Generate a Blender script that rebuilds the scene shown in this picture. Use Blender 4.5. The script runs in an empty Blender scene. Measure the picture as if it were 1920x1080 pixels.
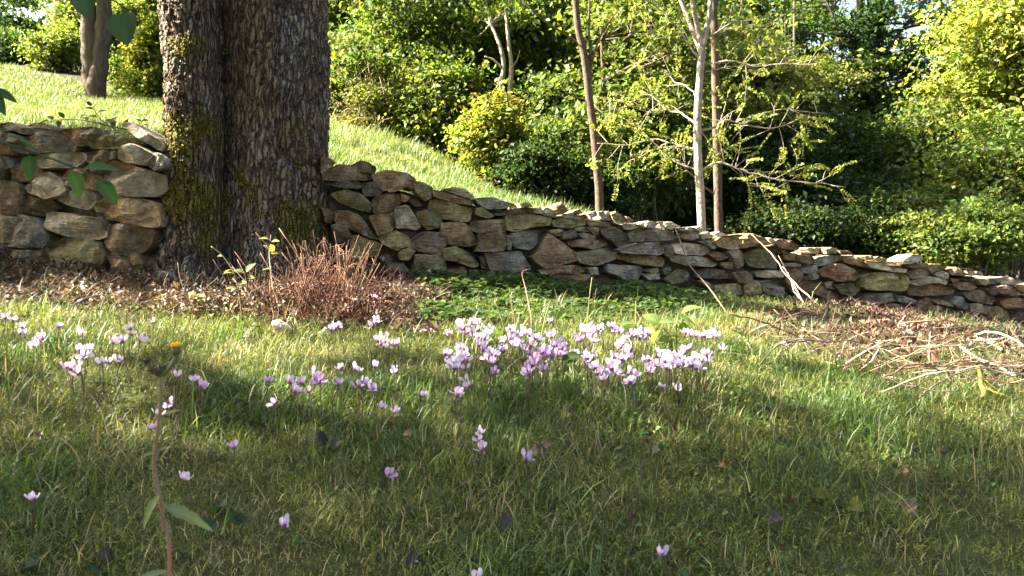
import bpy, math
import numpy as np
from mathutils import Vector

C = bpy.context.scene
COL = C.collection
rng = np.random.default_rng(7)

# ------------------------------------------------------------------ camera, sky, sun, exposure
F_PX, CX, CY = 1550.0, 960.0, 470.0          # focal length in photo pixels, optical axis in the 1920x1080 photo
cam = bpy.data.cameras.new("camera")
cam.sensor_width = 36.0
cam.lens = 36.0 * F_PX / 1920.0
cam.shift_y = -(540.0 - CY) / 1920.0
cam.clip_start = 0.05
cam.clip_end = 500.0
cam.dof.use_dof = True
cam.dof.focus_distance = 3.4
cam.dof.aperture_fstop = 13.0
camo = bpy.data.objects.new("camera", cam)
camo.location = (0, 0, 0)
camo.rotation_euler = (math.pi / 2, 0, 0)
COL.objects.link(camo)
C.camera = camo

SUN_EL, SUN_AZ = math.radians(37.0), math.radians(4.0)      # azimuth: behind the pure left direction
SUN = np.array([-math.cos(SUN_EL) * math.cos(SUN_AZ), math.cos(SUN_EL) * math.sin(SUN_AZ), math.sin(SUN_EL)])
w = bpy.data.worlds.new("World")
C.world = w
w.use_nodes = True
nt = w.node_tree
sky = nt.nodes.new("ShaderNodeTexSky")
sky.sky_type = 'NISHITA'
sky.sun_disc = False
sky.sun_elevation = SUN_EL
sky.sun_rotation = math.atan2(SUN[0], SUN[1])
sky.air_density = 1.0
sky.dust_density = 6.0
nt.links.new(sky.outputs[0], nt.nodes["Background"].inputs[0])
nt.nodes["Background"].inputs[1].default_value = 0.058
sl = bpy.data.lights.new("sun", 'SUN')
sl.energy = 5.0
sl.angle = math.radians(0.6)
sl.color = (1.0, 0.93, 0.80)
so = bpy.data.objects.new("sun", sl)
so.rotation_euler = Vector((-SUN[0], -SUN[1], -SUN[2])).to_track_quat('-Z', 'Y').to_euler()
so.location = (-8, 2, 9)
COL.objects.link(so)
C.view_settings.view_transform = 'Standard'
C.view_settings.look = 'None'
C.view_settings.gamma = 1.0
C.view_settings.use_curve_mapping = False
C.view_settings.exposure = 3.6
C.cycles.max_bounces = 8
C.cycles.diffuse_bounces = 4
C.cycles.transmission_bounces = 4

# ------------------------------------------------------------------ helpers
def P(px, py, Y):
    return np.array([(px - CX) / F_PX * Y, Y, (CY - py) / F_PX * Y])

def _hash(i, j, k, seed):
    n = (i * 374761393 + j * 668265263 + k * 2147483647 + seed * 1274126177) & 0xFFFFFFFF
    n = ((n ^ (n >> 13)) * 1274126177) & 0xFFFFFFFF
    n = ((n ^ (n >> 16)) * 2246822519) & 0xFFFFFFFF
    n = n ^ (n >> 15)
    return (n & 0xFFFFFF) / float(0xFFFFFF) * 2 - 1

def vnoise(p, seed=0):
    p = np.asarray(p, float)
    i = np.floor(p).astype(np.int64)
    f = p - i
    f = f * f * f * (f * (f * 6 - 15) + 10)
    r = 0
    for a in (0, 1):
        for b in (0, 1):
            for c in (0, 1):
                wgt = (f[..., 0] if a else 1 - f[..., 0]) * (f[..., 1] if b else 1 - f[..., 1]) * (f[..., 2] if c else 1 - f[..., 2])
                r = r + wgt * _hash(i[..., 0] + a, i[..., 1] + b, i[..., 2] + c, seed)
    return r

def fbm(p, seed=0, oct=4, gain=0.5):
    r, a = 0, 1.0
    p = np.asarray(p, float)
    for o in range(oct):
        r = r + a * vnoise(p * (2.03 ** o), seed + o * 17)
        a *= gain
    return r

def norm(v):
    return v / np.maximum(np.linalg.norm(v, axis=-1, keepdims=True), 1e-9)

class MB:
    """collects vertices, faces and a per-vertex tint; build() links them as ONE mesh object"""
    def __init__(s):
        s.V, s.T, s.Q, s.Cc, s.n = [], [], [], [], 0
    def add(s, V, tris=None, quads=None, col=(1, 1, 1)):
        V = np.asarray(V, float).reshape(-1, 3)
        if tris is not None and len(tris): s.T.append(np.asarray(tris, np.int64).reshape(-1, 3) + s.n)
        if quads is not None and len(quads): s.Q.append(np.asarray(quads, np.int64).reshape(-1, 4) + s.n)
        c = np.asarray(col, float)
        if c.ndim == 1: c = np.broadcast_to(c, (len(V), 3))
        s.V.append(V); s.Cc.append(c); s.n += len(V)
        return s
    def tube(s, pts, rad, k=6, col=(1, 1, 1), cap=True):
        pts = np.asarray(pts, float); m = len(pts)
        rad = np.broadcast_to(np.asarray(rad, float), (m,))
        t = norm(np.gradient(pts, axis=0))
        ref = np.array([0.31, 0.9, 0.2]) if abs(t[0] @ np.array([0.31, 0.9, 0.2])) < 0.85 else np.array([1., 0, 0])
        u = np.zeros_like(pts)
        for i in range(m):
            r = ref - (ref @ t[i]) * t[i]
            u[i] = r / (np.linalg.norm(r) + 1e-9); ref = u[i]
        v = np.cross(t, u)
        a = np.linspace(0, 2 * np.pi, k, endpoint=False)
        ring = pts[:, None] + rad[:, None, None] * (np.cos(a)[None, :, None] * u[:, None] + np.sin(a)[None, :, None] * v[:, None])
        V = ring.reshape(-1, 3)
        i = np.arange(m - 1)[:, None] * k; j = np.arange(k)[None]; j2 = (j + 1) % k
        q = np.stack([i + j, i + j2, i + k + j2, i + k + j], -1).reshape(-1, 4)
        tr = []
        if cap:
            tr = [(0, b + 1, b) for b in range(1, k - 1)] + [((m - 1) * k, (m - 1) * k + b, (m - 1) * k + b + 1) for b in range(1, k - 1)]
        c = np.asarray(col, float)
        if c.ndim == 2: c = np.repeat(c, k, axis=0)
        return s.add(V, tr, q, c)
    def data(s, origin=(0, 0, 0)):
        return np.concatenate(s.V) - np.asarray(origin, float), s
    def build(s, name, mat, parent=None, smooth=True, origin=None, sharp=None):
        V = np.concatenate(s.V); Cc = np.concatenate(s.Cc)
        loc = np.array(parent.location) if parent is not None else np.zeros(3)
        if parent is not None and parent.parent is not None:
            loc = loc + np.array(parent.parent.location)
        o0 = loc if origin is None else np.asarray(origin, float)
        V = V - o0
        me = bpy.data.meshes.new(name)
        T = np.concatenate(s.T) if s.T else np.zeros((0, 3), np.int64)
        Q = np.concatenate(s.Q) if s.Q else np.zeros((0, 4), np.int64)
        nl = T.size + Q.size; npoly = len(T) + len(Q)
        me.vertices.add(len(V)); me.vertices.foreach_set("co", V.astype(np.float32).ravel())
        me.loops.add(nl); me.loops.foreach_set("vertex_index", np.concatenate([T.ravel(), Q.ravel()]).astype(np.int32))
        me.polygons.add(npoly)
        st = np.concatenate([np.arange(len(T)) * 3, T.size + np.arange(len(Q)) * 4]).astype(np.int32)
        me.polygons.foreach_set("loop_start", st)
        me.update(calc_edges=True)
        at = me.attributes.new("tint", 'FLOAT_COLOR', 'POINT')
        at.data.foreach_set("color", np.concatenate([Cc, np.ones((len(Cc), 1))], 1).astype(np.float32).ravel())
        me.polygons.foreach_set("use_smooth", np.full(npoly, smooth))
        if sharp: me.set_sharp_from_angle(angle=math.radians(sharp))
        me.materials.append(mat)
        me.validate()
        o = bpy.data.objects.new(name, me)
        COL.objects.link(o)
        if parent is not None:
            o.parent = parent
            o.location = o0 - loc
        elif origin is not None:
            o.location = o0
        return o

def tag(o, label=None, cat=None, group=None, kind=None):
    if label: o["label"] = label
    if cat: o["category"] = cat
    if group: o["group"] = group
    if kind: o["kind"] = kind
    return o

def thing(name, label, cat, loc, group=None):
    o = bpy.data.objects.new(name, None)
    o.empty_display_size = 0.1
    o.location = tuple(float(v) for v in loc)
    COL.objects.link(o)
    return tag(o, label, cat, group)

def spline(pts, n):
    """Catmull-Rom through the points, n samples"""
    p = np.asarray(pts, float)
    if len(p) == 2: return p[0] + np.linspace(0, 1, n)[:, None] * (p[1] - p[0])
    q = np.vstack([2 * p[0] - p[1], p, 2 * p[-1] - p[-2]])
    t = np.linspace(0, len(p) - 1 - 1e-6, n)
    i = t.astype(int); f = (t - i)[:, None]
    a, b, c, d = q[i], q[i + 1], q[i + 2], q[i + 3]
    return 0.5 * (2 * b + (c - a) * f + (2 * a - 5 * b + 4 * c - d) * f ** 2 + (3 * b - a - 3 * c + d) * f ** 3)

# ------------------------------------------------------------------ materials
def new_mat(name):
    m = bpy.data.materials.new(name); m.use_nodes = True
    t = m.node_tree; t.nodes.clear()
    out = t.nodes.new("ShaderNodeOutputMaterial")
    return m, t, out

def N(t, typ, **kw):
    n = t.nodes.new(typ)
    for k, v in kw.items():
        if k.startswith("i_"):
            key = k[2:]
            key = int(key) if key.isdigit() else key.replace("_", " ")
            n.inputs[key].default_value = v
        else: setattr(n, k, v)
    return n

def ramp(t, stops):
    r = t.nodes.new("ShaderNodeValToRGB")
    el = r.color_ramp.elements
    while len(el) < len(stops): el.new(0.5)
    for e, (p, c) in zip(el, stops):
        e.position = p; e.color = (*c, 1) if len(c) == 3 else c
    return r

def mix(t, a, b, fac, mode='MIX'):
    m = t.nodes.new("ShaderNodeMix"); m.data_type = 'RGBA'; m.blend_type = mode
    for sock, v in ((m.inputs[0], fac), (m.inputs[6], a), (m.inputs[7], b)):
        if hasattr(v, "links"): t.links.new(v, sock)
        elif isinstance(v, (int, float)): sock.default_value = v
        else: sock.default_value = (*v, 1)
    return m.outputs[2]

def leaf_material(name, transl=0.38, rough=0.45, warm=(1.25, 1.15, 0.5), spec=0.35):
    m, t, out = new_mat(name)
    at = N(t, "ShaderNodeAttribute", attribute_name="tint")
    ns = N(t, "ShaderNodeTexNoise", i_Scale=9.0, i_Detail=2.0)
    geo = N(t, "ShaderNodeNewGeometry")
    t.links.new(geo.outputs["Position"], ns.inputs["Vector"])
    rp = ramp(t, [(0.3, (0.75, 0.78, 0.8)), (0.7, (1.2, 1.15, 1.1))])
    t.links.new(ns.outputs[0], rp.inputs[0])
    col = mix(t, at.outputs["Color"], rp.outputs[0], 1.0, 'MULTIPLY')
    pb = N(t, "ShaderNodeBsdfPrincipled", i_Roughness=rough)
    pb.inputs["Specular IOR Level"].default_value = spec
    t.links.new(col, pb.inputs["Base Color"])
    tr = N(t, "ShaderNodeBsdfTranslucent")
    t.links.new(mix(t, col, warm, 1.0, 'MULTIPLY'), tr.inputs[0])
    ms = N(t, "ShaderNodeMixShader", i_0=transl)
    t.links.new(pb.outputs[0], ms.inputs[1]); t.links.new(tr.outputs[0], ms.inputs[2])
    t.links.new(ms.outputs[0], out.inputs[0])
    return m

def solid_material(name, rough=0.7, nscale=30.0, amount=0.35, bump=0.3, bscale=80.0, stretch=(1, 1, 1), spec=0.3, dist=0.004):
    """tint attribute varied by noise, fine relief"""
    m, t, out = new_mat(name)
    at = N(t, "ShaderNodeAttribute", attribute_name="tint")
    tc = N(t, "ShaderNodeTexCoord")
    mp = N(t, "ShaderNodeMapping"); mp.inputs["Scale"].default_value = stretch
    t.links.new(tc.outputs["Object"], mp.inputs[0])
    ns = N(t, "ShaderNodeTexNoise", i_Scale=nscale, i_Detail=5.0, i_Roughness=0.65)
    t.links.new(mp.outputs[0], ns.inputs["Vector"])
    rp = ramp(t, [(0.25, (1 - amount,) * 3), (0.75, (1 + amount,) * 3)])
    t.links.new(ns.outputs[0], rp.inputs[0])
    col = mix(t, at.outputs["Color"], rp.outputs[0], 1.0, 'MULTIPLY')
    pb = N(t, "ShaderNodeBsdfPrincipled", i_Roughness=rough)
    pb.inputs["Specular IOR Level"].default_value = spec
    t.links.new(col, pb.inputs["Base Color"])
    nb = N(t, "ShaderNodeTexNoise", i_Scale=bscale, i_Detail=4.0)
    t.links.new(mp.outputs[0], nb.inputs["Vector"])
    bp = N(t, "ShaderNodeBump", i_Strength=bump, i_Distance=dist)
    t.links.new(nb.outputs[0], bp.inputs["Height"]); t.links.new(bp.outputs[0], pb.inputs["Normal"])
    t.links.new(pb.outputs[0], out.inputs[0])
    return m

def stone_material():
    m, t, out = new_mat("fieldstone")
    oi = N(t, "ShaderNodeObjectInfo")
    tc = N(t, "ShaderNodeTexCoord")
    off = N(t, "ShaderNodeVectorMath", operation='MULTIPLY_ADD')
    off.inputs[1].default_value = (1, 1, 1)
    cmb = N(t, "ShaderNodeCombineXYZ")
    mul = N(t, "ShaderNodeMath", operation='MULTIPLY', i_1=57.0)
    t.links.new(oi.outputs["Random"], mul.inputs[0])
    for k in range(3): t.links.new(mul.outputs[0], cmb.inputs[k])
    t.links.new(tc.outputs["Object"], off.inputs[0]); t.links.new(cmb.outputs[0], off.inputs[2])
    vec = off.outputs[0]
    def noise(scale, det=6.0, rough=0.6, v=vec):
        n = N(t, "ShaderNodeTexNoise", i_Scale=scale, i_Detail=det, i_Roughness=rough)
        t.links.new(v, n.inputs["Vector"]); return n.outputs[0]
    def band(sock, a, b, lo=0.0, hi=1.0):
        r = N(t, "ShaderNodeMapRange"); r.inputs[1].default_value = a; r.inputs[2].default_value = b
        r.inputs[3].default_value = lo; r.inputs[4].default_value = hi
        t.links.new(sock, r.inputs[0]); return r.outputs[0]
    st = N(t, "ShaderNodeMapping"); st.inputs["Scale"].default_value = (1, 1, 6); st.inputs["Rotation"].default_value = (0.1, 0.12, 0)
    t.links.new(vec, st.inputs[0])
    n1 = noise(9); n2 = noise(38, 6, 0.7); n3 = noise(14, 4, 0.6, st.outputs[0]); n4 = noise(120, 3, 0.6)
    r1 = ramp(t, [(0.30, (0.50, 0.46, 0.42)), (0.70, (1.35, 1.32, 1.26))]); t.links.new(n1, r1.inputs[0])
    c = mix(t, oi.outputs["Color"], r1.outputs[0], 1.0, 'MULTIPLY')
    r2 = ramp(t, [(0.33, (0.55, 0.52, 0.48)), (0.68, (1.3, 1.3, 1.27))]); t.links.new(n2, r2.inputs[0])
    c = mix(t, c, r2.outputs[0], 1.0, 'MULTIPLY')
    rust = noise(5.5, 3, 0.5)
    c = mix(t, c, (0.30, 0.17, 0.07), band(rust, 0.56, 0.74, 0, 0.55))
    lich = noise(17, 5, 0.65)
    c = mix(t, c, (0.46, 0.44, 0.36), band(lich, 0.60, 0.66, 0, 0.55))
    spot = noise(30, 4, 0.7)
    c = mix(t, c, (0.06, 0.055, 0.04), band(spot, 0.64, 0.70, 0, 0.6))
    mossn = noise(7.5, 5, 0.7)
    c = mix(t, c, (0.10, 0.11, 0.025), band(mossn, 0.62, 0.70, 0, 0.55))
    pb = N(t, "ShaderNodeBsdfPrincipled", i_Roughness=0.85)
    pb.inputs["Specular IOR Level"].default_value = 0.25
    t.links.new(c, pb.inputs["Base Color"])
    h = N(t, "ShaderNodeMath", operation='MULTIPLY_ADD', i_1=0.8); t.links.new(n2, h.inputs[0]); t.links.new(n3, h.inputs[2])
    h2 = N(t, "ShaderNodeMath", operation='MULTIPLY_ADD', i_1=0.35); t.links.new(n4, h2.inputs[0]); t.links.new(h.outputs[0], h2.inputs[2])
    bp = N(t, "ShaderNodeBump", i_Strength=1.0, i_Distance=0.02)
    t.links.new(h2.outputs[0], bp.inputs["Height"]); t.links.new(bp.outputs[0], pb.inputs["Normal"])
    t.links.new(pb.outputs[0], out.inputs[0])
    return m

def furrowed_bark():
    m, t, out = new_mat("furrowed_bark")
    at = N(t, "ShaderNodeAttribute", attribute_name="tint")
    tc = N(t, "ShaderNodeTexCoord")
    wn = N(t, "ShaderNodeTexNoise", i_Scale=11.0, i_Detail=4.0)
    t.links.new(tc.outputs["Object"], wn.inputs["Vector"])
    wv = N(t, "ShaderNodeVectorMath", operation='MULTIPLY_ADD'); wv.inputs[1].default_value = (.05, .05, .12)
    t.links.new(wn.outputs["Color"], wv.inputs[0]); t.links.new(tc.outputs["Object"], wv.inputs[2])
    mp = N(t, "ShaderNodeMapping"); mp.inputs["Scale"].default_value = (1, 1, 0.19)
    t.links.new(wv.outputs[0], mp.inputs[0])
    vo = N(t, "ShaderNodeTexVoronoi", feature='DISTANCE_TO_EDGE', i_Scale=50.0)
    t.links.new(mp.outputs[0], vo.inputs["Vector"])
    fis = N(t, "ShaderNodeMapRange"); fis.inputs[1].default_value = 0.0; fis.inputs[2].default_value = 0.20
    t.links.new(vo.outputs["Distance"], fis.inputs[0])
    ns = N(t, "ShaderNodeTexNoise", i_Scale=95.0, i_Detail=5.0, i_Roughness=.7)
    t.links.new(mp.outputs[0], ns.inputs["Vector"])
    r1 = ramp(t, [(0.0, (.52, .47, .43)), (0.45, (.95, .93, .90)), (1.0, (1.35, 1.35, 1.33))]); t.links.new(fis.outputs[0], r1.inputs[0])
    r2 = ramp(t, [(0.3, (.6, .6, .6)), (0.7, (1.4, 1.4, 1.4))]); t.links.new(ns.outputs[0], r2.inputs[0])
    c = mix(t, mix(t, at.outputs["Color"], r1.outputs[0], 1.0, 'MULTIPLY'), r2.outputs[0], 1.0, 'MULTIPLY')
    pb = N(t, "ShaderNodeBsdfPrincipled", i_Roughness=0.9); pb.inputs["Specular IOR Level"].default_value = 0.15
    t.links.new(c, pb.inputs["Base Color"])
    h = N(t, "ShaderNodeMath", operation='MULTIPLY_ADD', i_1=0.35); t.links.new(ns.outputs[0], h.inputs[0]); t.links.new(fis.outputs[0], h.inputs[2])
    bp = N(t, "ShaderNodeBump", i_Strength=1.0, i_Distance=0.018)
    t.links.new(h.outputs[0], bp.inputs["Height"]); t.links.new(bp.outputs[0], pb.inputs["Normal"])
    t.links.new(pb.outputs[0], out.inputs[0])
    return m

def ground_material():
    m, t, out = new_mat("soil_and_turf")
    at = N(t, "ShaderNodeAttribute", attribute_name="tint")
    geo = N(t, "ShaderNodeNewGeometry")
    def noise(s, d=6.0):
        n = N(t, "ShaderNodeTexNoise", i_Scale=s, i_Detail=d, i_Roughness=0.65)
        t.links.new(geo.outputs["Position"], n.inputs["Vector"]); return n.outputs[0]
    r = ramp(t, [(0.25, (0.55, 0.55, 0.5)), (0.75, (1.4, 1.35, 1.25))]); t.links.new(noise(24.0), r.inputs[0])
    c = mix(t, at.outputs["Color"], r.outputs[0], 1.0, 'MULTIPLY')
    pb = N(t, "ShaderNodeBsdfPrincipled", i_Roughness=0.95)
    pb.inputs["Specular IOR Level"].default_value = 0.1
    t.links.new(c, pb.inputs["Base Color"])
    bp = N(t, "ShaderNodeBump", i_Strength=0.8, i_Distance=0.02)
    t.links.new(noise(60.0), bp.inputs["Height"]); t.links.new(bp.outputs[0], pb.inputs["Normal"])
    t.links.new(pb.outputs[0], out.inputs[0])
    return m

M_LEAF = leaf_material("leaf", 0.5, 0.55, (1.25, 1.15, 0.5), 0.2)
M_GRASS = leaf_material("grass_blade", 0.34, 0.5, (1.25, 1.15, 0.6), 0.3)
M_PETAL = leaf_material("petal", 0.35, 0.55, (1.05, 0.95, 1.05), 0.2)
M_DRY = leaf_material("dry_leaf", 0.15, 0.6, (1.1, 0.9, 0.6), 0.3)
M_STONE = stone_material()
M_GROUND = ground_material()
M_BARK = solid_material("bark", 0.9, 22.0, 0.55, 0.8, 60.0, (1, 1, 0.3), 0.15, 0.008)
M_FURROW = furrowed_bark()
M_THINBARK = solid_material("thin_bark", 0.85, 45.0, 0.6, 0.7, 90.0, (1, 1, 0.6), 0.15, 0.005)
M_TWIG = solid_material("dry_twig", 0.75, 60.0, 0.45, 0.4, 150.0, (1, 1, 1), 0.15, 0.002)
M_STEM = leaf_material("green_stem", 0.15, 0.5, (1.1, 1.0, 0.6), 0.3)
M_CORE = solid_material("rubble_earth", 0.95, 30.0, 0.5, 0.8, 40.0, (1, 1, 1), 0.1, 0.02)

# ------------------------------------------------------------------ the lie of the land
_zt_x = np.array([-30, -8, -2.32, -1.5, -0.83, -0.45, -0.15, 0.51, 1.05, 1.88, 2.93, 8, 30])
_zt_z = np.array([1.2, 0.8, 0.576, 0.50, 0.41, 0.337, 0.264, 0.187, 0.097, -0.03, -0.171, -0.75, -1.6])
def wall_y(x):
    x = np.asarray(x, float)
    return np.where(x < -1.2, 3.6 - 0.17 * (x + 1.45), 3.75 + 0.284 * (x + 0.87))
def wall_top(x): return np.interp(x, _zt_x, _zt_z)
def front_z(x, y):
    a = np.interp(y, [-40, -3, 0, 0.9, 1.43, 2.1, 3.0, 3.9, 5, 9], [-8, -1.6, -1.0, -0.72, -0.558, -0.366, -0.25, -0.158, -0.1, 0.1])
    xx = np.clip(x, -5, 6)
    c = (-0.073 * xx - 0.014 * xx ** 2) * np.clip((np.asarray(y) - 0.5) / 3.2, 0.25, 1.0)
    return a + c
_s_x = np.array([-30, -14, -7, -2, -0.77, 0.15, 2, 5, 12, 40])
_s_s = np.array([0.25, 0.25, 0.20, 0.19, 0.15, 0.085, -0.03, -0.06, -0.06, -0.05])
def back_z(x, y):
    x = np.asarray(x, float); y = np.asarray(y, float)
    d = np.maximum(y - wall_y(x), 0)
    z = wall_top(x) - 0.10 + np.interp(x, _s_x, _s_s) * np.where(d < 22, d, 22 + (d - 22) * 0.25)
    return z
def gz(x, y):
    x = np.asarray(x, float); y = np.asarray(y, float)
    k = np.clip((y - (wall_y(x) + 0.22)) / 0.12, 0, 1)
    q = np.stack(np.broadcast_arrays(x, y, 0 * x + 0 * y), -1)
    return front_z(x, y) * (1 - k) + back_z(x, y) * k + (0.016 * fbm(q * 2.2, 5, 3) + 0.005 * vnoise(q * 14, 9)) * (y < 30)
def ground_hit(px, py, h=0.0):
    """point h above the front ground along the view ray"""
    Y = np.linspace(0.6, 6.0, 1200)
    p = P(px, py, Y[:, None].repeat(1, 1)[:, 0]) if False else np.stack([(px - CX) / F_PX * Y, Y, (CY - py) / F_PX * Y], -1)
    d = p[:, 2] - front_z(p[:, 0], p[:, 1]) - h
    i = np.argmax(d < 0) if (d < 0).any() and d[0] > 0 else None
    j = np.where((d[:-1] > 0) & (d[1:] <= 0))[0]
    return p[j[0]] if len(j) else p[np.argmin(np.abs(d))]
def to_px(p):
    p = np.asarray(p); return CX + p[..., 0] / p[..., 1] * F_PX, CY - p[..., 2] / p[..., 1] * F_PX

def graded(lo, a, b, hi, fine, grow=1.13):
    mid = list(np.arange(a, b + 1e-6, fine))
    L, s, v = [], fine, a
    while v > lo: s *= grow; v -= s; L.append(v)
    R, s, v = [], fine, mid[-1]
    while v < hi: s *= grow; v += s; R.append(v)
    return np.array(L[::-1] + mid + R)

def build_ground():
    xs = graded(-90, -2.6, 3.4, 90, 0.05); ys = graded(-40, 0.9, 5.2, 120, 0.045)
    X, Y = np.meshgrid(xs, ys)
    Z = gz(X, Y)
    q = np.stack([X, Y, np.zeros_like(X)], -1)
    near = (Y < 30)
    px, py = CX + X / np.maximum(Y, .1) * F_PX, CY - Z / np.maximum(Y, .1) * F_PX
    turf = np.array([0.055, 0.06, 0.022]); litter = np.array([0.055, 0.038, 0.025]); wood = np.array([0.03, 0.028, 0.016]); mead = np.array([0.09, 0.13, 0.035])
    front = Y < wall_y(X) + 0.25
    lit = np.clip((Y - 2.85 - 0.35 * np.clip(X / 2, -1, 1) + 0.1 * vnoise(q * 5, 3)) / 0.15, 0, 1)
    colf = turf * (1 - lit[..., None]) + litter * lit[..., None]
    meadow = np.clip((0.2 - X - (Y - 6.5) * 0.02) / 0.5, 0, 1) * np.clip((9.5 - 0.75 * (X + 2) - Y) / 0.6, 0, 1)
    colb = wood * (1 - meadow[..., None]) + mead * meadow[..., None]
    colr = np.where(front[..., None], colf, colb)
    n, m = X.shape
    idx = np.arange(n * m).reshape(n, m)
    quads = np.stack([idx[:-1, :-1], idx[:-1, 1:], idx[1:, 1:], idx[1:, :-1]], -1).reshape(-1, 4)
    mb = MB().add(np.stack([X, Y, Z], -1).reshape(-1, 3), None, quads, colr.reshape(-1, 3))
    g = mb.build("ground", M_GROUND)
    tag(g, kind="structure", label="sloping ground of turf, leaf litter and woodland floor")
build_ground()

# ------------------------------------------------------------------ dry stone walls
SC = dict(c=(.42, .38, .28), g=(.30, .285, .24), G=(.27, .27, .235), o=(.34, .25, .145), b=(.255, .19, .12), y=(.33, .285, .15),
          r=(.275, .175, .115), d=(.15, .125, .09), m=(.19, .185, .10), w=(.56, .51, .40), p=(.20, .155, .12))
# outline of every stone face, traced as x,y pairs in the crop's own pixels: (x0, y0, scale, [(colour, pairs), ...])
RIGHT_A = (600, 290, 4.32, [
 ('b', '10,20 60,15 130,60 60,130 10,150'), ('b', '30,130 150,75 270,85 320,130 450,190 400,205 200,215 20,200'),
 ('b', '255,80 330,45 390,60 460,110 450,155 380,150 310,130'), ('d', '70,240 180,205 310,215 355,250 320,275 180,270'),
 ('m', '90,320 190,280 330,310 420,400 410,470 300,440 150,380'), ('d', '340,230 450,220 510,300 480,330 360,340'),
 ('o', '420,160 520,130 600,140 660,190 590,250 520,300 450,230'), ('o', '600,180 690,180 770,230 780,290 700,260 620,300 540,300'),
 ('r', '500,130 560,125 700,145 785,200 760,225 640,180'), ('m', '760,210 850,225 915,270 905,350 850,370 780,300'),
 ('o', '430,350 530,310 650,320 665,390 560,460 500,475 430,470'), ('b', '655,310 735,345 700,385 665,375'),
 ('c', '605,430 715,410 760,480 820,580 780,610 700,590 610,600'), ('o', '400,500 560,475 605,590 590,620 470,665'),
 ('d', '560,470 600,450 610,520 600,560'), ('m', '780,470 880,440 990,500 980,590 870,610 810,540'),
 ('y', '900,365 1000,365 1100,400 1245,440 1225,540 1100,540 990,515 880,430'), ('b', '915,280 1000,300 1150,350 1240,370 1230,410 1100,390 920,340'),
 ('c', '990,280 1090,265 1180,275 1250,340 1240,365 1150,340'), ('d', '700,350 790,360 830,420 770,420'),
 ('b', '130,460 220,455 310,480 370,560 460,680 400,670 250,600 130,560'), ('d', '90,570 150,560 230,600 265,680 230,745 130,700'),
 ('y', '260,650 330,655 500,720 470,820 340,840 240,830 250,720'), ('y', '470,675 620,610 720,670 770,760 700,740 630,775 520,730'),
 ('y', '640,790 740,735 775,780 720,860 650,850'), ('p', '740,690 840,620 990,630 1020,720 980,810 870,800 780,770'),
 ('o', '990,555 1180,550 1290,730 1200,745 1020,725 985,630'), ('y', '1000,760 1110,745 1200,790 1290,890 1240,915 1110,870 1010,850'),
 ('y', '770,810 1000,815 1020,960 850,1010 740,1000 760,900'), ('r', '1030,930 1170,905 1230,1010 1100,1040 1040,1020'),
 ('d', '480,830 550,800 600,860 540,900'), ('d', '0,400 120,470 100,560 40,540'), ('d', '560,870 680,880 740,960 640,1010 540,960'),
 ('m', '150,760 240,840 180,900 100,860')])
RIGHT_B = (880, 360, 5.4, [
 ('G', '50,60 250,55 340,90 480,130 330,170 170,175'), ('y', '60,160 130,150 260,240 190,270 70,230'), ('d', '250,220 450,170 640,155 660,210 500,225 300,240'),
 ('y', '370,240 620,225 840,260 820,335 640,360 480,405 400,390'), ('b', '20,300 360,270 395,370 370,400 120,410 20,400'),
 ('b', '90,420 375,405 380,510 350,600 60,600 110,520'), ('G', '440,420 690,390 695,520 620,590 470,570 430,500'), ('g', '385,440 440,440 430,580 390,590'),
 ('g', '170,620 520,600 640,780 500,805 220,795'), ('d', '100,650 170,640 210,790 120,770'),
 ('o', '810,420 900,470 1000,560 1090,620 1090,700 950,735 770,780 630,650 700,590'), ('o', '790,390 950,370 950,450 860,440'), ('d', '950,400 1070,380 1100,460 960,480'),
 ('y', '840,290 950,260 1160,280 1180,330 1020,370 860,350'), ('c', '900,250 990,215 1130,250 1140,280 960,262'), ('c', '1160,280 1330,300 1440,310 1430,340 1230,350'),
 ('c', '1060,370 1140,345 1260,375 1200,405 1090,390'), ('c', '1100,420 1160,410 1290,440 1270,470 1150,470'), ('r', '990,500 1230,470 1410,520 1270,585 1170,560 1020,555'),
 ('c', '1100,610 1280,590 1380,570 1500,600 1490,680 1290,745 1130,720 1090,660'), ('p', '1330,360 1470,340 1600,430 1640,540 1520,570 1440,500 1350,440'),
 ('o', '710,790 900,750 1110,745 1175,790 1100,830 940,820 740,840'), ('b', '790,910 870,830 1160,830 1400,860 1480,960 1480,1040 1200,1040 900,1000'),
 ('b', '300,810 620,810 750,880 770,960 560,990 380,960 330,880'), ('c', '1210,770 1300,760 1310,840 1240,850'), ('m', '130,790 290,810 320,890 150,910'),
 ('c', '720,210 780,150 860,190 890,260 760,240'), ('b', '880,140 930,100 1000,180 970,210 890,180'), ('d', '1060,190 1120,170 1150,220 1050,225'),
 ('w', '1200,220 1280,190 1300,240 1230,270'), ('w', '1300,200 1420,195 1450,290 1340,280'), ('y', '1440,230 1490,195 1590,260 1540,310 1460,290'), ('c', '1590,240 1680,290 1600,300'),
 ('c', '660,160 740,160 740,220 680,215'), ('b', '1180,350 1320,360 1310,430 1270,430'), ('d', '0,780 100,790 110,890 0,890'), ('c', '1020,215 1060,195 1060,235 1010,235'),
 ('c', '540,110 600,100 650,150 560,150')])
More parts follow.
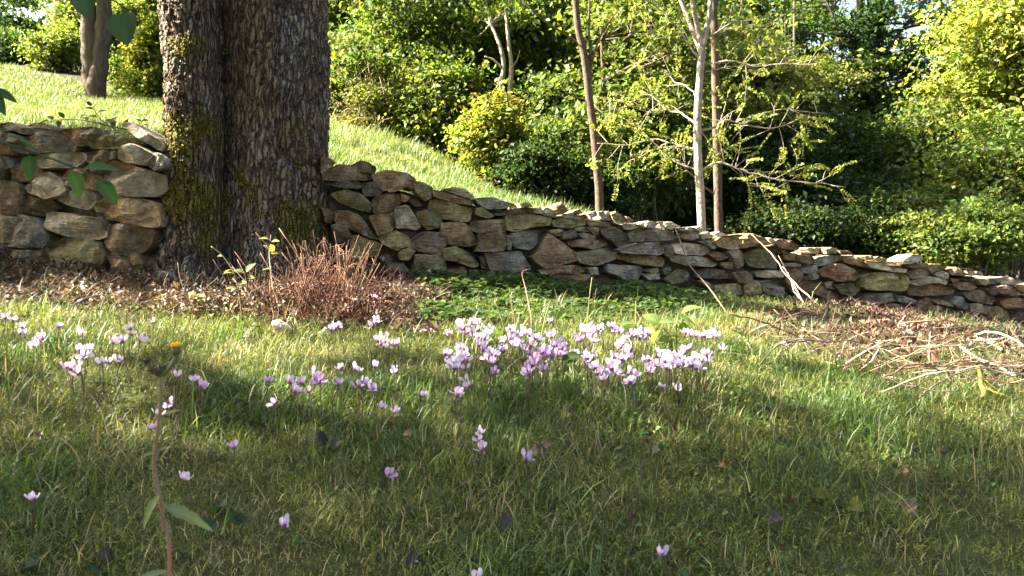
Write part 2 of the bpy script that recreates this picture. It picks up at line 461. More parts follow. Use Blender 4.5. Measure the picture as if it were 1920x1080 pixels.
RIGHT_C = (1140, 390, 5.4, [
 ('c', '200,260 290,210 480,200 640,230 700,310 560,335 250,340'), ('g', '120,420 300,355 540,350 570,380 555,470 440,475 150,455'),
 ('o', '110,470 220,460 540,490 590,540 540,595 330,580 120,520'), ('g', '0,570 330,590 350,640 270,765 100,700 0,660'), ('c', '360,630 510,605 525,650 440,660'),
 ('c', '350,670 530,660 530,720 420,730'), ('w', '660,370 800,350 980,380 1040,440 980,480 760,470 680,460'), ('d', '570,370 650,370 690,470 600,500 565,460'),
 ('g', '640,500 760,480 960,495 1120,560 1080,595 800,585 660,540'), ('b', '1020,460 1100,440 1230,490 1170,530 1110,530'), ('g', '920,340 1050,330 1100,400 1060,420 1000,370'),
 ('os', '1090,340 1150,290 1330,270 1480,260 1600,310 1680,370 1500,380 1250,430 1120,390'), ('c', '1230,440 1330,430 1390,480 1380,580 1320,615 1290,560'),
 ('o', '1130,560 1250,545 1280,620 1180,610'), ('d', '890,640 1000,610 1200,630 1290,700 1150,720 900,710'), ('b', '1270,660 1420,640 1480,720 1440,770 1340,760'),
 ('b', '920,740 980,735 1085,790 1080,835 1000,800'), ('y', '1100,790 1340,770 1365,870 1180,890 1090,850'), ('m', '1390,460 1500,420 1620,410 1700,470 1700,610 1550,610 1420,580'),
 ('d', '560,620 650,590 640,650 580,680'), ('m', '600,680 720,610 820,650 800,740 640,780 560,730'), ('d', '240,790 420,750 440,800 400,890 250,900'),
 ('c', '720,260 800,220 900,230 930,310 840,330 740,310'), ('w', '940,270 1020,240 1080,290 960,320'), ('w', '1080,260 1130,240 1220,275 1120,300'),
 ('w', '510,140 650,140 740,190 640,220 540,190'), ('c', '700,200 830,190 900,200 850,240 740,230'), ('w', '140,170 290,150 330,190 250,220 180,220'),
 ('w', '330,160 400,130 520,150 480,195 370,200'), ('m', '880,800 1000,820 1040,900 900,920'), ('d', '90,730 230,760 220,880 110,870'), ('d', '540,790 700,790 720,880 560,900'),
 ('c', '890,200 940,180 960,230 920,250'), ('w', '60,130 150,120 170,160 90,165')])
RIGHT_D = (1360, 430, 5.4, [
 ('c', '310,430 450,415 590,425 600,490 420,490 330,480'), ('y', '200,570 340,510 370,600 380,650 200,670'), ('g', '380,540 470,520 600,590 600,690 520,690 400,640'),
 ('d', '280,700 400,660 480,720 440,780 300,770'), ('d', '490,720 620,700 700,770 520,810'), ('o', '610,390 720,390 790,450 760,640 690,650 620,520'),
 ('g', '590,350 750,340 780,370 720,385 600,370'), ('G', '740,400 920,360 950,450 830,455 760,430'), ('G', '790,470 870,455 880,500 800,525'), ('G', '880,460 930,450 960,490 890,515'),
 ('b', '590,245 700,240 790,270 770,330 610,310'), ('b', '770,270 870,260 920,330 840,355 770,330'), ('r', '500,130 570,95 680,120 770,170 720,210 560,195'),
 ('c', '820,185 1015,185 1010,255 870,240'), ('y', '1015,200 1070,180 1150,200 1160,240 1030,250'), ('G', '920,290 1040,260 1190,260 1170,310 1040,360 930,375'),
 ('r', '970,420 1100,345 1200,350 1330,420 1380,470 1320,525 1150,530 1060,480 980,480'), ('o', '1190,300 1290,260 1390,290 1440,340 1400,380 1220,340'),
 ('r', '770,560 870,530 1040,600 1190,700 1180,760 1030,720 900,650 770,620'), ('b', '760,650 850,650 940,710 850,760 780,750'), ('c', '1000,540 1100,520 1110,610 1030,590'),
 ('m', '1110,560 1280,540 1370,600 1300,680 1180,650'), ('m', '1200,720 1290,670 1420,720 1300,780 1230,790'), ('g', '1240,830 1440,775 1470,830 1350,880 1250,870'),
 ('b', '1080,800 1200,770 1230,860 1090,890'), ('d', '900,760 1060,740 1070,790 930,800'), ('w', '430,85 480,90 520,130 490,170 440,110'), ('b', '1160,215 1250,215 1300,245 1180,255'),
 ('d', '700,800 880,810 900,880 720,880')])
RIGHT_E = (1600, 460, 5.4, [
 ('c', '140,160 200,165 400,215 570,240 540,275 400,270 200,230'), ('ys', '130,300 200,280 520,280 590,340 530,470 300,460 130,440'), ('g', '130,490 430,480 460,560 330,585 140,595'),
 ('g', '460,530 530,515 650,560 580,600 470,570'), ('r', '200,640 340,590 520,600 620,650 610,720 400,740 230,700'), ('b', '560,420 700,400 900,400 1020,450 1010,495 700,515 560,500'),
 ('c', '580,380 780,310 940,340 960,370 940,405 850,380 660,410'), ('w', '820,290 900,250 970,290 960,340 890,330'), ('b', '550,270 700,230 760,220 780,290 700,330 600,340'),
 ('b', '640,580 740,520 820,560 800,640 650,650'), ('c', '810,560 880,550 1000,580 1010,620 850,590'), ('b', '640,690 800,620 900,620 930,690 900,800 770,770 650,750'),
 ('b', '930,680 1040,670 1030,760 960,820 900,810'), ('G', '1010,590 1080,510 1170,580 1160,650 1080,640'), ('p', '1130,490 1270,450 1390,470 1430,540 1410,600 1280,580 1170,550'),
 ('b', '980,330 1080,340 1080,370 1010,380'), ('b', '1010,400 1110,370 1210,380 1260,420 1210,460 1080,450'), ('d', '1060,330 1200,310 1290,360 1260,380 1130,360'),
 ('c', '1260,340 1400,330 1490,380 1330,410'), ('w', '1430,330 1560,320 1700,350 1728,380 1600,400 1500,390'), ('p', '1470,420 1560,400 1680,450 1700,500 1580,510 1480,470'),
 ('o', '1640,410 1728,400 1790,440 1790,490 1700,470'), ('os', '1500,550 1600,530 1728,540 1800,570 1790,630 1560,640 1500,600'), ('c', '1180,600 1270,590 1400,620 1370,690 1220,690'),
 ('y', '1390,640 1480,620 1560,660 1580,740 1510,770 1400,740'), ('b', '1060,750 1110,690 1300,720 1400,790 1280,830 1100,800'), ('g', '1390,810 1540,780 1728,790 1800,840 1500,870 1400,860'),
 ('w', '460,160 600,90 690,100 710,140 600,190 500,190'), ('y', '220,130 260,110 350,140 340,180 250,160'), ('o', '110,110 200,100 220,140 140,145'), ('w', '370,160 490,190 480,210 420,200'),
 ('b', '560,210 700,180 770,190 760,220 600,235'), ('b', '780,190 900,190 950,230 890,250 800,280 760,230'), ('o', '950,240 1060,220 1150,290 1120,310 1000,300'),
 ('d', '1080,230 1220,235 1210,250 1100,250'), ('c', '1150,260 1300,265 1330,300 1180,300'), ('d', '1600,680 1728,680 1728,760 1620,760'), ('d', '680,830 900,830 1000,870 960,920 720,910'),
 ('d', '1040,830 1250,840 1290,890 1080,910'), ('d', '1600,880 1728,880 1728,970 1640,970'), ('b', '40,690 170,620 190,700 120,760 40,740'), ('d', '1330,430 1470,440 1460,500 1420,510')])
LEFT_L = (0, 200, 3.0, [
 ('g', '0,100 60,85 110,100 130,120 300,130 290,145 130,155 60,130 0,140'), ('g', '150,105 220,85 280,105 300,130 180,120'),
 ('g', '50,230 80,180 200,145 330,145 400,180 425,220 410,255 240,260 110,262'), ('g', '0,155 60,150 120,170 70,200 0,200'), ('b', '345,130 520,110 535,150 520,200 440,220 380,160'),
 ('m', '490,190 560,160 720,155 800,200 780,220 640,240 500,230'), ('w', '680,100 720,85 800,130 880,180 920,220 900,250 850,220 780,180'),
 ('c', '140,290 270,265 450,255 480,290 420,340 270,345 140,335'), ('o', '60,350 130,315 220,340 240,370 190,420 60,430'), ('c', '140,450 190,390 260,365 330,410 370,470 330,500 250,515 150,480'),
 ('b', '70,570 130,490 290,530 320,575 230,620 90,590'), ('w', '305,515 380,500 420,460 520,465 540,530 500,580 390,560'), ('o', '350,400 380,355 450,345 490,340 460,390 390,410'),
 ('o', '390,450 400,400 490,370 570,380 570,470 480,470'), ('b', '485,260 560,240 620,245 615,300 560,330 490,310'), ('w', '660,290 680,220 740,210 855,265 800,330 700,310'),
 ('w', '580,330 640,305 700,320 800,350 920,390 925,470 870,505 640,500 590,490'), ('G', '800,310 880,255 935,290 935,350 860,360'),
 ('os', '520,560 600,515 700,510 880,540 885,680 760,665 610,640 540,620'), ('c', '250,600 290,590 590,640 580,740 460,750 330,715 250,690'), ('g', '0,600 60,595 200,630 250,700 240,790 130,800 0,780'),
 ('m', '0,430 60,420 130,470 110,560 0,580'), ('b', '580,760 600,660 700,650 850,690 855,760 800,820 660,835 570,810'), ('o', '600,830 650,840 720,890 700,970 630,950'),
 ('o', '690,840 770,820 800,890 750,970 720,960'), ('m', '260,790 380,730 540,760 580,860 540,930 320,900'), ('c', '350,430 390,405 380,450'), ('d', '620,245 660,250 650,300 615,300'),
 ('G', '0,250 40,280 60,340 0,360'), ('d', '810,880 860,850 880,920 830,940'), ('d', '540,590 600,650 590,700'), ('d', '500,310 580,330 580,380 500,370'),
 ('d', '0,800 120,810 240,800 300,880 100,900 0,890')])

def ray_plane(px, py, A, B, extra=0.0):
    k = (px - CX) / F_PX
    Y = (A + extra) / (1 - B * k)
    return np.array([k * Y, Y, (CY - py) / F_PX * Y])

def make_stone(pw, udir, ndir, colkey, parent, seed, depth=None, push=0.0):
    """pw: face outline in space; udir along the wall, ndir out of the face. Outline -> chipped block with depth."""
    r = np.random.default_rng(seed)
    c = pw.mean(0)
    q = np.stack([(pw - c) @ udir, (pw - c)[:, 2]], -1)
    q2 = []
    for i in range(len(q)):                                    # cut every corner a little, unevenly
        a, b, d = q[i - 1], q[i], q[(i + 1) % len(q)]
        f = r.uniform(0.03, 0.10)
        q2 += [b + (a - b) * f, b + (d - b) * f]
    q = np.array(q2)
    seg = np.roll(q, -1, 0) - q; L = np.linalg.norm(seg, axis=1); cum = np.concatenate([[0], np.cumsum(L)])
    n = 26
    s = np.linspace(0, cum[-1], n, endpoint=False)
    i = np.clip(np.searchsorted(cum, s, 'right') - 1, 0, len(q) - 1)
    o = q[i] + seg[i] * ((s - cum[i]) / np.maximum(L[i], 1e-6))[:, None]
    area = 0.5 * abs(np.sum(o[:, 0] * np.roll(o[:, 1], -1) - np.roll(o[:, 0], -1) * o[:, 1]))
    size = math.sqrt(max(area, 1e-5))
    if np.sum(o[:, 0] * np.roll(o[:, 1], -1) - np.roll(o[:, 0], -1) * o[:, 1]) < 0: o = o[::-1]
    sd = int(seed) % 9973
    o = o * (1.0 + 0.05 * fbm(np.concatenate([o / size * 3.4, np.full((n, 1), sd * 3.1)], 1), sd, 2)[:, None])
    o = o * (1.05 - min(0.05, 0.0015 / size))
    D = depth or r.uniform(1.1, 1.5) * max(size, 0.12)
    D = min(D, 0.32)
    fr = [0.0, 0.18, 0.36, 0.54, 0.70, 0.82, 0.91, 0.97, 1.0, 1.015, 1.0, 0.93, 0.62]
    dp = [None] * 7 + [0.0, -0.05, -0.16, -0.5, -0.85, -1.0]
    planes = [(r.normal(0, 0.36), r.normal(0, 0.30) + (0.05 if k else 0), r.uniform(0.07, 0.16) * size) for k in range(4)]
    chips = [(np.array([math.cos(a), math.sin(a)]), r.uniform(.32, .52), r.uniform(.4, 1.2)) for a in r.uniform(0, 6.28, 3)]
    rings = []
    for t, d in zip(fr, dp):
        p2 = o * t
        if d is None or d == 0.0:
            h = np.min([a * p2[:, 0] + b * p2[:, 1] + e for a, b, e in planes], axis=0)
            for cd, c0, cs in chips: h = np.minimum(h, (c0 * size - p2 @ cd) * cs + .10 * size)
            edge = (1 - t ** 14)
            h = np.maximum(h, -0.22 * size) * edge + 0.02 * size * edge
        else:
            h = np.full(n, d * (D if d < -0.4 else size * 0.9))
        rings.append(np.concatenate([p2, h[:, None]], 1))
    R = np.array(rings)
    L3 = R.reshape(-1, 3)
    strat = 's' in colkey
    nz = fbm(L3 / size * np.array([2.0, 2.0, 2.0]) + sd * 1.7, sd, 4, .55)
    nz = np.round(nz * 3.2) / 3.2 * .55 + nz * .45
    amp = 0.075 * size
    lay = vnoise(np.stack([L3[:, 0] / size * 1.2 + sd, L3[:, 1] / size * (9 if strat else 5) + 0.9 * L3[:, 0] / size * r.normal(0, .5), L3[:, 2] * 0 + sd], -1), sd + 5)
    lay = np.sign(lay) * np.abs(lay) ** 0.5
    L3 = L3.copy()
    fmask = np.repeat(np.array([1 if (d is None) else (0.8 if d > -0.1 else 0.3) for d in dp]), n)
    L3[:, 2] += fmask * (nz * amp + lay * size * (0.06 if strat else 0.024))
    L3[:, :2] *= (1 + 0.03 * nz[:, None])
    V = c + L3[:, :1] * udir + L3[:, 1:2] * np.array([0, 0, 1.]) + (L3[:, 2:3] + push) * ndir
    k = len(fr)
    a = np.arange(k - 1)[:, None] * n; j = np.arange(n)[None]; j2 = (j + 1) % n
    quads = np.stack([a + j, a + n + j, a + n + j2, a + j2], -1).reshape(-1, 4)[n:]
    # collapse the innermost ring into one centre vertex, close the back
    V = np.vstack([V[n:], V[:n].mean(0)[None], V[(k - 1) * n:].mean(0)[None]])
    quads = quads - n
    ce, bk = len(V) - 2, len(V) - 1
    jj = np.arange(n)
    tr = np.concatenate([np.stack([np.full(n, ce), jj, (jj + 1) % n], -1),
                         np.stack([np.full(n, bk), (k - 2) * n + (jj + 1) % n, (k - 2) * n + jj], -1)])
    ob = MB().add(V, tr, quads).build("stone", M_STONE, parent, False, origin=c)
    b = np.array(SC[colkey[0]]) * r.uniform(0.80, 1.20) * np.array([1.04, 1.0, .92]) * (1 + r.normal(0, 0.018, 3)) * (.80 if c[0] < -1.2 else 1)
    ob.color = (*np.clip(b, 0.02, 0.8), 1)
    return ob

def core(name, xs, wy, dtop, dback, parent, udir):
    """packed earth and small rubble behind the face stones: a rough strip with a back"""
    rows = []
    for x in xs:
        y = float(wy(x)); top = float(wall_top(x)) - dtop; bot = float(front_z(x, y)) - 0.15
        zs = np.linspace(bot, top, 10)
        fr = np.stack([np.full(10, x), np.full(10, y + 0.085), zs], -1)
        bk = np.stack([np.full(10, x), np.full(10, y + dback), zs[::-1]], -1)
        rows.append(np.vstack([fr, bk]))
    R = np.array(rows); n, m, _ = R.shape
    R[..., 1] += 0.03 * fbm(R * 14, 77, 3) * (np.arange(m) < 10)
    R[..., 2] += 0.02 * vnoise(R * 9, 31) 
    idx = np.arange(n * m).reshape(n, m)
    q = np.stack([idx[:-1], idx[1:], np.roll(idx[1:], -1, 1), np.roll(idx[:-1], -1, 1)], -1).reshape(-1, 4)
    mb = MB().add(R.reshape(-1, 3), [(int(idx[e, 0]), int(idx[e, j]), int(idx[e, j + 1])) for e in (0, -1) for j in range(1, m - 1)], q, (0.10, 0.078, 0.055))
    mb.build(name, M_CORE, parent)

def tops(parent, xs, ks, wy, udir, ndir, seed, zoff=0.0):
    """loose stones lying on the wall top behind the face"""
    r = np.random.default_rng(seed)
    for x in xs:
        for row in range(2):
            sz = r.uniform(0.05, 0.11)
            xx = x + r.normal(0, 0.03); yy = float(wy(xx)) + 0.13 + row * 0.13 + r.normal(0, 0.02)
            zz = float(wall_top(xx)) - 0.035 + r.uniform(-0.02, 0.015) - 0.012 * row + zoff
            n = r.integers(5, 8); a = np.sort(r.uniform(0, 2 * np.pi, n)); 
            a = np.linspace(0, 2 * np.pi, n, endpoint=False) + r.uniform(-.3, .3, n)
            pw = np.array([xx, yy, zz]) + (np.cos(a) * sz * r.uniform(.8, 1.3, n))[:, None] * udir + (np.sin(a) * sz * 0.42 * r.uniform(.7, 1.2, n))[:, None] * np.array([0, 0, 1])
            make_stone(pw, udir, ndir, r.choice(list(ks)), parent, seed * 1000 + int(x * 90) + row, depth=0.16)

def filler(parent, x0, x1, wy, udir, ndir, seed):
    """courses of stones where the wall runs on out of the photograph"""
    r = np.random.default_rng(seed)
    x = x0
    zrel = {}
    for course in range(5):
        x = x0 + r.uniform(0, .1)
        while x < x1:
            wd = r.uniform(0.11, 0.26)
            xm = x + wd / 2; y = float(wy(xm)); b, tp = float(front_z(xm, y)) - .02, float(wall_top(xm))
            z0 = b + (tp - b) * course / 5; z1 = b + (tp - b) * (course + 1) / 5
            pw = []
            for fx, fz in ((0, 0), (.5, -.03), (1, 0), (1.02, .5), (1, 1), (.5, 1.05), (0, 1), (-.02, .5)):
                xx = x + fx * wd * 0.97 + r.normal(0, .008)
                pw.append([xx, float(wy(xx)), z0 + fz * (z1 - z0) + r.normal(0, .008)])
            make_stone(np.array(pw), udir, ndir, r.choice(list('cgobydrm')), parent, seed * 100 + course * 40 + int(x * 100) % 37, push=r.normal(0, .015))
            x += wd
def wy_r(x): return 3.75 + 0.284 * (x + 0.87)
def wy_l(x): return 3.6 - 0.17 * (x + 1.45)
ur = norm(np.array([1, 0.284, 0])); nr = np.array([ur[1], -ur[0], 0])
ul = norm(np.array([1, -0.17, 0])); nl_ = np.array([ul[1], -ul[0], 0])
wall_right = thing("dry_stone_wall", "long tumbledown dry stone wall running downhill to the right of the big trunk", "wall", (-0.4, 3.9, -0.15)); wall_right["kind"] = "thing"
wall_left = thing("dry_stone_wall", "short end of dry stone wall to the left of the big trunk", "wall", (-1.9, 3.65, -0.08)); wall_left["kind"] = "thing"
def lay(section, A, B, u, n, parent, seed):
    x0, y0, sc, items = section
    r = np.random.default_rng(seed)
    for i, (ck, txt) in enumerate(items):
        pts = [tuple(map(float, p.split(','))) for p in txt.split()]
        ex = r.normal(0, 0.018)
        pw = np.array([ray_plane(x0 + a / sc, y0 + b / sc, A, B, ex) for a, b in pts])
        make_stone(pw, u, n, ck, parent, seed * 1000 + i)
A_R, B_R = 3.75 + .284 * .87, .284
A_L, B_L = 3.6 - .17 * 1.45, -.17
for k, s_ in enumerate((RIGHT_A, RIGHT_B, RIGHT_C, RIGHT_D, RIGHT_E)):
    lay(s_, A_R, B_R, ur, nr, wall_right, 11 + k)
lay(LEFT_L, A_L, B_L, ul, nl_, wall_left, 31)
core("rubble_core", np.linspace(-0.9, 4.7, 80), wy_r, 0.06, 0.36, wall_right, ur)
core("rubble_core", np.linspace(-3.6, -1.52, 40), wy_l, 0.06, 0.36, wall_left, ul)
tops(wall_right, np.arange(-0.2, 3.0, 0.12), 'cwycgo', wy_r, ur, nr, 3)
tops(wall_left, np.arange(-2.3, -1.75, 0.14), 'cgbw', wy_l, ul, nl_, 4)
filler(wall_right, 3.05, 4.6, wy_r, ur, nr, 8)
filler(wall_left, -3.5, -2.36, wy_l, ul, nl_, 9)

# ------------------------------------------------------------------ the big trunk in front of the wall
def leaves_mb(mb, c, L, tint, aspect=0.55, up=0.7, droop=0.1, spread=0.8, r=rng, fold=0.12, out=None):
    """folded pointed leaves: 4 vertices, 2 triangles each"""
    n = len(c)
    L = np.broadcast_to(L, (n,))
    nn = r.normal(0, spread, (n, 3)); nn[:, 2] += up
    if out is not None: nn = nn + out
    nn = norm(nn)
    d = r.normal(0, 1, (n, 3)); d[:, 2] -= droop * 3
    d = norm(d - np.sum(d * nn, 1, keepdims=True) * nn)
    s = np.cross(nn, d)
    W = L * aspect * 0.5
    p0 = c - d * (L * 0.5)[:, None]; p2 = c + d * (L * 0.5)[:, None]
    mid = c - d * (L * 0.06)[:, None] + nn * (L * fold)[:, None]
    p1 = mid + s * W[:, None]; p3 = mid - s * W[:, None]
    V = np.stack([p0, p1, p2, p3], 1).reshape(-1, 3)
    b = np.arange(n)[:, None] * 4
    T = np.concatenate([b + np.array([0, 2, 1]), b + np.array([0, 3, 2])])
    t = np.asarray(tint)
    if t.ndim == 1: t = np.broadcast_to(t, (n, 3))
    mb.add(V, T, None, np.repeat(t, 4, axis=0))

def tints(n, base, r, var=0.25, yellow=0.0):
    b = np.asarray(base, float)
    k = np.exp(r.normal(0, var, (n, 1)))
    t = b * k * (1 + r.normal(0, 0.08, (n, 3)))
    if yellow:
        m = r.random(n) < yellow
        t[m] = t[m] * np.array([1.4, 1.28, 0.7])
    return np.clip(t, 0.005, 0.6)

def big_trunk():
    base = np.array([-1.22, 3.88, float(front_z(-1.22, 3.6))])
    root = thing("big_tree", "massive old trunk with two fused stems and mossy furrowed bark standing in the wall gap", "tree", base)
    nz_, na = 360, 380
    zz = np.linspace(-0.30, 4.6, 520) ; zz = np.concatenate([np.linspace(-0.32, 1.35, nz_), np.linspace(1.36, 4.8, 70)])
    hgt = zz - base[2]
    # centre line and radii of both stems, from the silhouette (px at depth ~3.75)
    f = lambda px, Y=3.75: (px - CX) / F_PX * Y
    key = np.array([-0.32, -0.22, -0.1, 0.05, 0.25, 0.5, 0.8, 1.13, 2.0, 4.8])
    lc = np.interp(zz, key, [f(362), f(362), f(361), f(364), f(364), f(366), f(364), f(350), f(310), f(180)])
    lr = np.interp(zz, key, [.23, .195, .160, .132, .127, .125, .122, .128, .13, .10])
    mc = np.interp(zz, key, [f(512), f(512), f(511), f(509), f(507), f(503), f(501), f(500), f(500), f(515)])
    mr = np.interp(zz, key, [.42, .365, .312, .275, .256, .247, .243, .243, .235, .20])
    ang = np.linspace(0, 2 * np.pi, na, endpoint=False); ang = ang + .55 * np.sin(ang + np.pi / 2 + np.pi / 2 - np.pi / 2 + np.pi / 2 * 0) * 0
    ang = ang + .62 * np.cos(ang)                 # vertices gathered on the side facing the lawn
    ca, sa = np.cos(ang), np.sin(ang)
    ox = f(418); oy = 3.86
    def circ(cx, cy, rr):
        bx = ox - cx; by = oy - cy
        b = bx[:, None] * ca + by * sa if np.ndim(by) == 0 else bx[:, None] * ca + by[:, None] * sa
        cc = (bx ** 2 + by ** 2 - rr ** 2)[:, None]
        disc = b ** 2 - cc
        return np.where(disc > 0, -b + np.sqrt(np.maximum(disc, 0)), -1)
    r1 = circ(lc, np.full_like(lc, 3.76), lr * .97)
    r2 = circ(mc, np.full_like(mc, 3.90), mr * .96)
    R = np.maximum(np.maximum(r1, r2) + .05 * np.exp(-np.abs(r1 - r2) / .11) * (r1 > 0) * (r2 > 0), 0.045)
    Zg = np.broadcast_to(zz[:, None], R.shape)
    # root flare lobes, bark ridges (coordinates on the surface)
    X = ox + R * ca; Y = oy + R * sa
    low = np.clip((0.12 - Zg) / 0.45, 0, 1) ** 1.6
    lob = 0.5 + 0.5 * np.sin(ang * 7 + 1.2 + 0.5 * np.sin(ang * 3))
    R = R + low * (0.09 * lob - 0.01)
    X = ox + R * ca; Y = oy + R * sa
    S = np.stack([X, Y, Zg], -1)
    warp = 0.05 * fbm(S * np.array([5, 5, 3.]), 4, 3)[..., None]
    arc = ang * 0.36                                   # metres along the girth, roughly
    u2 = np.stack([np.broadcast_to(arc, R.shape) + .05 * warp[..., 0] + .012 * vnoise(S * np.array([20, 20, 9.]), 33), Zg + .25 * warp[..., 0] + .02 * vnoise(S * 16, 34)], -1)
    def cells(u, sx, sz, seed):
        g = u / np.array([sx, sz]); b0 = np.floor(g).astype(np.int64)
        F1 = np.full(g.shape[:2], 9.); F2 = F1.copy(); cid = F1 * 0
        for a in (-1, 0, 1):
            for b in (-1, 0, 1):
                ci, cj = b0[..., 0] + a, b0[..., 1] + b
                hx = _hash(ci, cj, ci * 0, seed) * .5 + .5; hz = _hash(ci, cj, ci * 0 + 1, seed) * .5 + .5; hc = _hash(ci, cj, ci * 0 + 2, seed)
                d = np.hypot(ci + hx - g[..., 0], cj + hz - g[..., 1])
                n1 = d < F1
                F2 = np.where(n1, F1, np.minimum(F2, d)); cid = np.where(n1, hc, cid); F1 = np.where(n1, d, F1)
        return F2 - F1, cid
    e1, id1 = cells(u2, .026, .13, 5)
    e2, id2 = cells(u2 + 7.7, .013, .036, 6)
    rid = np.clip(e1 / .38, 0, 1) ** .6 + .16 * id1
    rid2 = np.clip(e2 / .35, 0, 1) + .25 * id2
    lump = fbm(S * np.array([6, 6, 3.5]), 8, 3)
    big = fbm(S * np.array([2.4, 2.4, 1.2]), 18, 2)
    R = R + 0.024 * (rid - 0.85) + 0.0075 * (rid2 - 0.8) + 0.012 * lump + 0.012 * big + 0.003 * vnoise(S * 120, 5)
    # hollow between the stems near the ground
    X = ox + R * ca; Y = oy + R * sa
    hol = np.exp(-((X - f(452, 3.7)) / 0.035) ** 2) * np.clip((0.22 - Zg) / 0.2, 0, 1) * (sa < 0)
    R = R - hol * 0.09
    X = ox + R * ca; Y = oy + R * sa
    S = np.stack([X, Y, Zg], -1)
    bark = np.array([0.145, 0.108, 0.074])
    grey = np.array([0.21, 0.185, 0.15])
    nlich = np.clip((fbm(S * np.array([9, 9, 6.]), 41, 4) - 0.05) / 0.5, 0, 1)[..., None]
    red = np.clip((fbm(S * np.array([4, 4, 3.]), 43, 3) - 0.1) / 0.5, 0, 1)[..., None]
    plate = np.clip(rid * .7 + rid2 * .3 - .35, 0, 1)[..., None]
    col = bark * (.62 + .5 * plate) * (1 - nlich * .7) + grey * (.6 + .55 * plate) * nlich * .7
    col = col * (1 - .35 * red) + np.array([0.10, 0.055, 0.038]) * .35 * red
    moss_m = moss_mask(S)
    col = col * (1 - 0.85 * moss_m[..., None]) + np.array([0.11, 0.10, 0.020]) * 0.85 * moss_m[..., None]
    n, m = R.shape
    idx = np.arange(n * m).reshape(n, m); nx = np.roll(idx, -1, 1)
    quads = np.stack([idx[:-1], nx[:-1], nx[1:], idx[1:]], -1).reshape(-1, 4)
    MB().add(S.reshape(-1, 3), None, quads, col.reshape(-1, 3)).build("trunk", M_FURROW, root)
    # moss: short upstanding blades over the mossy bark
    dS = norm(np.stack([ca * np.ones_like(R), sa * np.ones_like(R), np.zeros_like(R)], -1))
    pm = moss_m * (sa < 0.5)
    flat = np.where(rng.random(pm.shape) < pm * 0.42)
    pts = S[flat]; nn = dS[flat]
    mo = MB()
    for rep in range(2):
        p = pts + rng.normal(0, .003, pts.shape)
        leaves_mb(mo, p + nn * 0.004, rng.uniform(0.008, 0.018, len(p)), tints(len(p), (0.17, 0.15, 0.025), rng, .35), 0.35, 0.3, 0.0, 0.5, rng, .1, nn)
    o = mo.build("moss", M_LEAF, root); o["kind"] = "stuff"
    # upper limbs and crown far above the frame
    cr = MB(); br = MB()
    r = np.random.default_rng(5)
    for k in range(7):
        a = r.uniform(0, 2 * np.pi); top = np.array([mc[-1] if k % 2 else lc[-1], 3.85, 4.6])
        e = top + np.array([math.cos(a) * 1.6, math.sin(a) * 1.6, r.uniform(1.2, 2.4)])
        br.tube(spline([top - [0, 0, .3], (top + e) / 2 + [0, 0, .3], e], 10), np.linspace(.09, .02, 10), 7, (0.14, 0.11, 0.085))
        c = e + r.normal(0, .55, (1400, 3)) * [1, 1, .6]
        leaves_mb(cr, c, r.uniform(.07, .12, len(c)), tints(len(c), (0.06, .10, .022), r), .6, r=r)
    br.build("limb", M_BARK, root); cr.build("crown", M_LEAF, root)
    return root

def moss_mask(S):
    px, py = CX + S[..., 0] / 3.65 * F_PX, CY - S[..., 2] / 3.65 * F_PX
    nz = 0.5 * fbm(S * np.array([14, 14, 9.]), 61, 4)
    def blob(x, y, rx, ry): return 1 - np.sqrt(((px - x) / rx) ** 2 + ((py - y) / ry) ** 2)
    m = np.max([blob(352, 370, 75, 105), 0.6 * blob(395, 420, 50, 70) , 0.7 * blob(352, 255, 60, 75), .55 * blob(350, 85, 45, 35), .6 * blob(545, 300, 36, 60), .5 * blob(470, 370, 60, 80), .65 * blob(565, 410, 60, 65)], axis=0)
    return np.clip((m + nz * 0.75 - 0.12) / 0.35, 0, 1) * (S[..., 2] > -0.15) * (S[..., 1] < 4.0)
big_trunk()

# ------------------------------------------------------------------ trees and shrubs beyond the wall
BARKC = dict(pale=(0.245, 0.205, 0.155), brown=(0.078, 0.056, 0.037), grey=(0.10, 0.085, 0.062), dark=(0.06, 0.05, 0.036))
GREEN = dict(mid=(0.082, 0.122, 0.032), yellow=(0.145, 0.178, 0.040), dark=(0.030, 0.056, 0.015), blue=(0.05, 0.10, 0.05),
             lime=(0.116, 0.162, 0.042), olive=(0.10, 0.118, 0.036), deep=(0.030, 0.054, 0.017), straw=(0.24, 0.19, 0.10))  # deep: leaf green darkened to carry the shade of the right-hand thicket

def crown_points(c, rad, n, clumps, r, flat=0.55, shell=0.35, size=0.26):
    """leaf positions gathered in clumps through an ellipsoid, with the clump number of each"""
    c = np.asarray(c, float); rad = np.asarray(rad, float)
    u = norm(r.normal(0, 1, (clumps, 3)))
    k = (shell + (1 - shell) * r.random(clumps) ** 0.6)[:, None]
    cc = u * k * (1 + 0.38 * vnoise(u * 1.9 + c[:1] * 7.3, 3)[:, None])
    w_ = r.uniform(0.5, 1.5, clumps)
    i = r.choice(clumps, n, p=w_ / w_.sum())
    g = r.normal(0, 1, (n, 3)) * size * np.array([1, 1, flat]) * w_[i][:, None]
    return c + (cc[i] + g) * rad, i, c + cc * rad, u

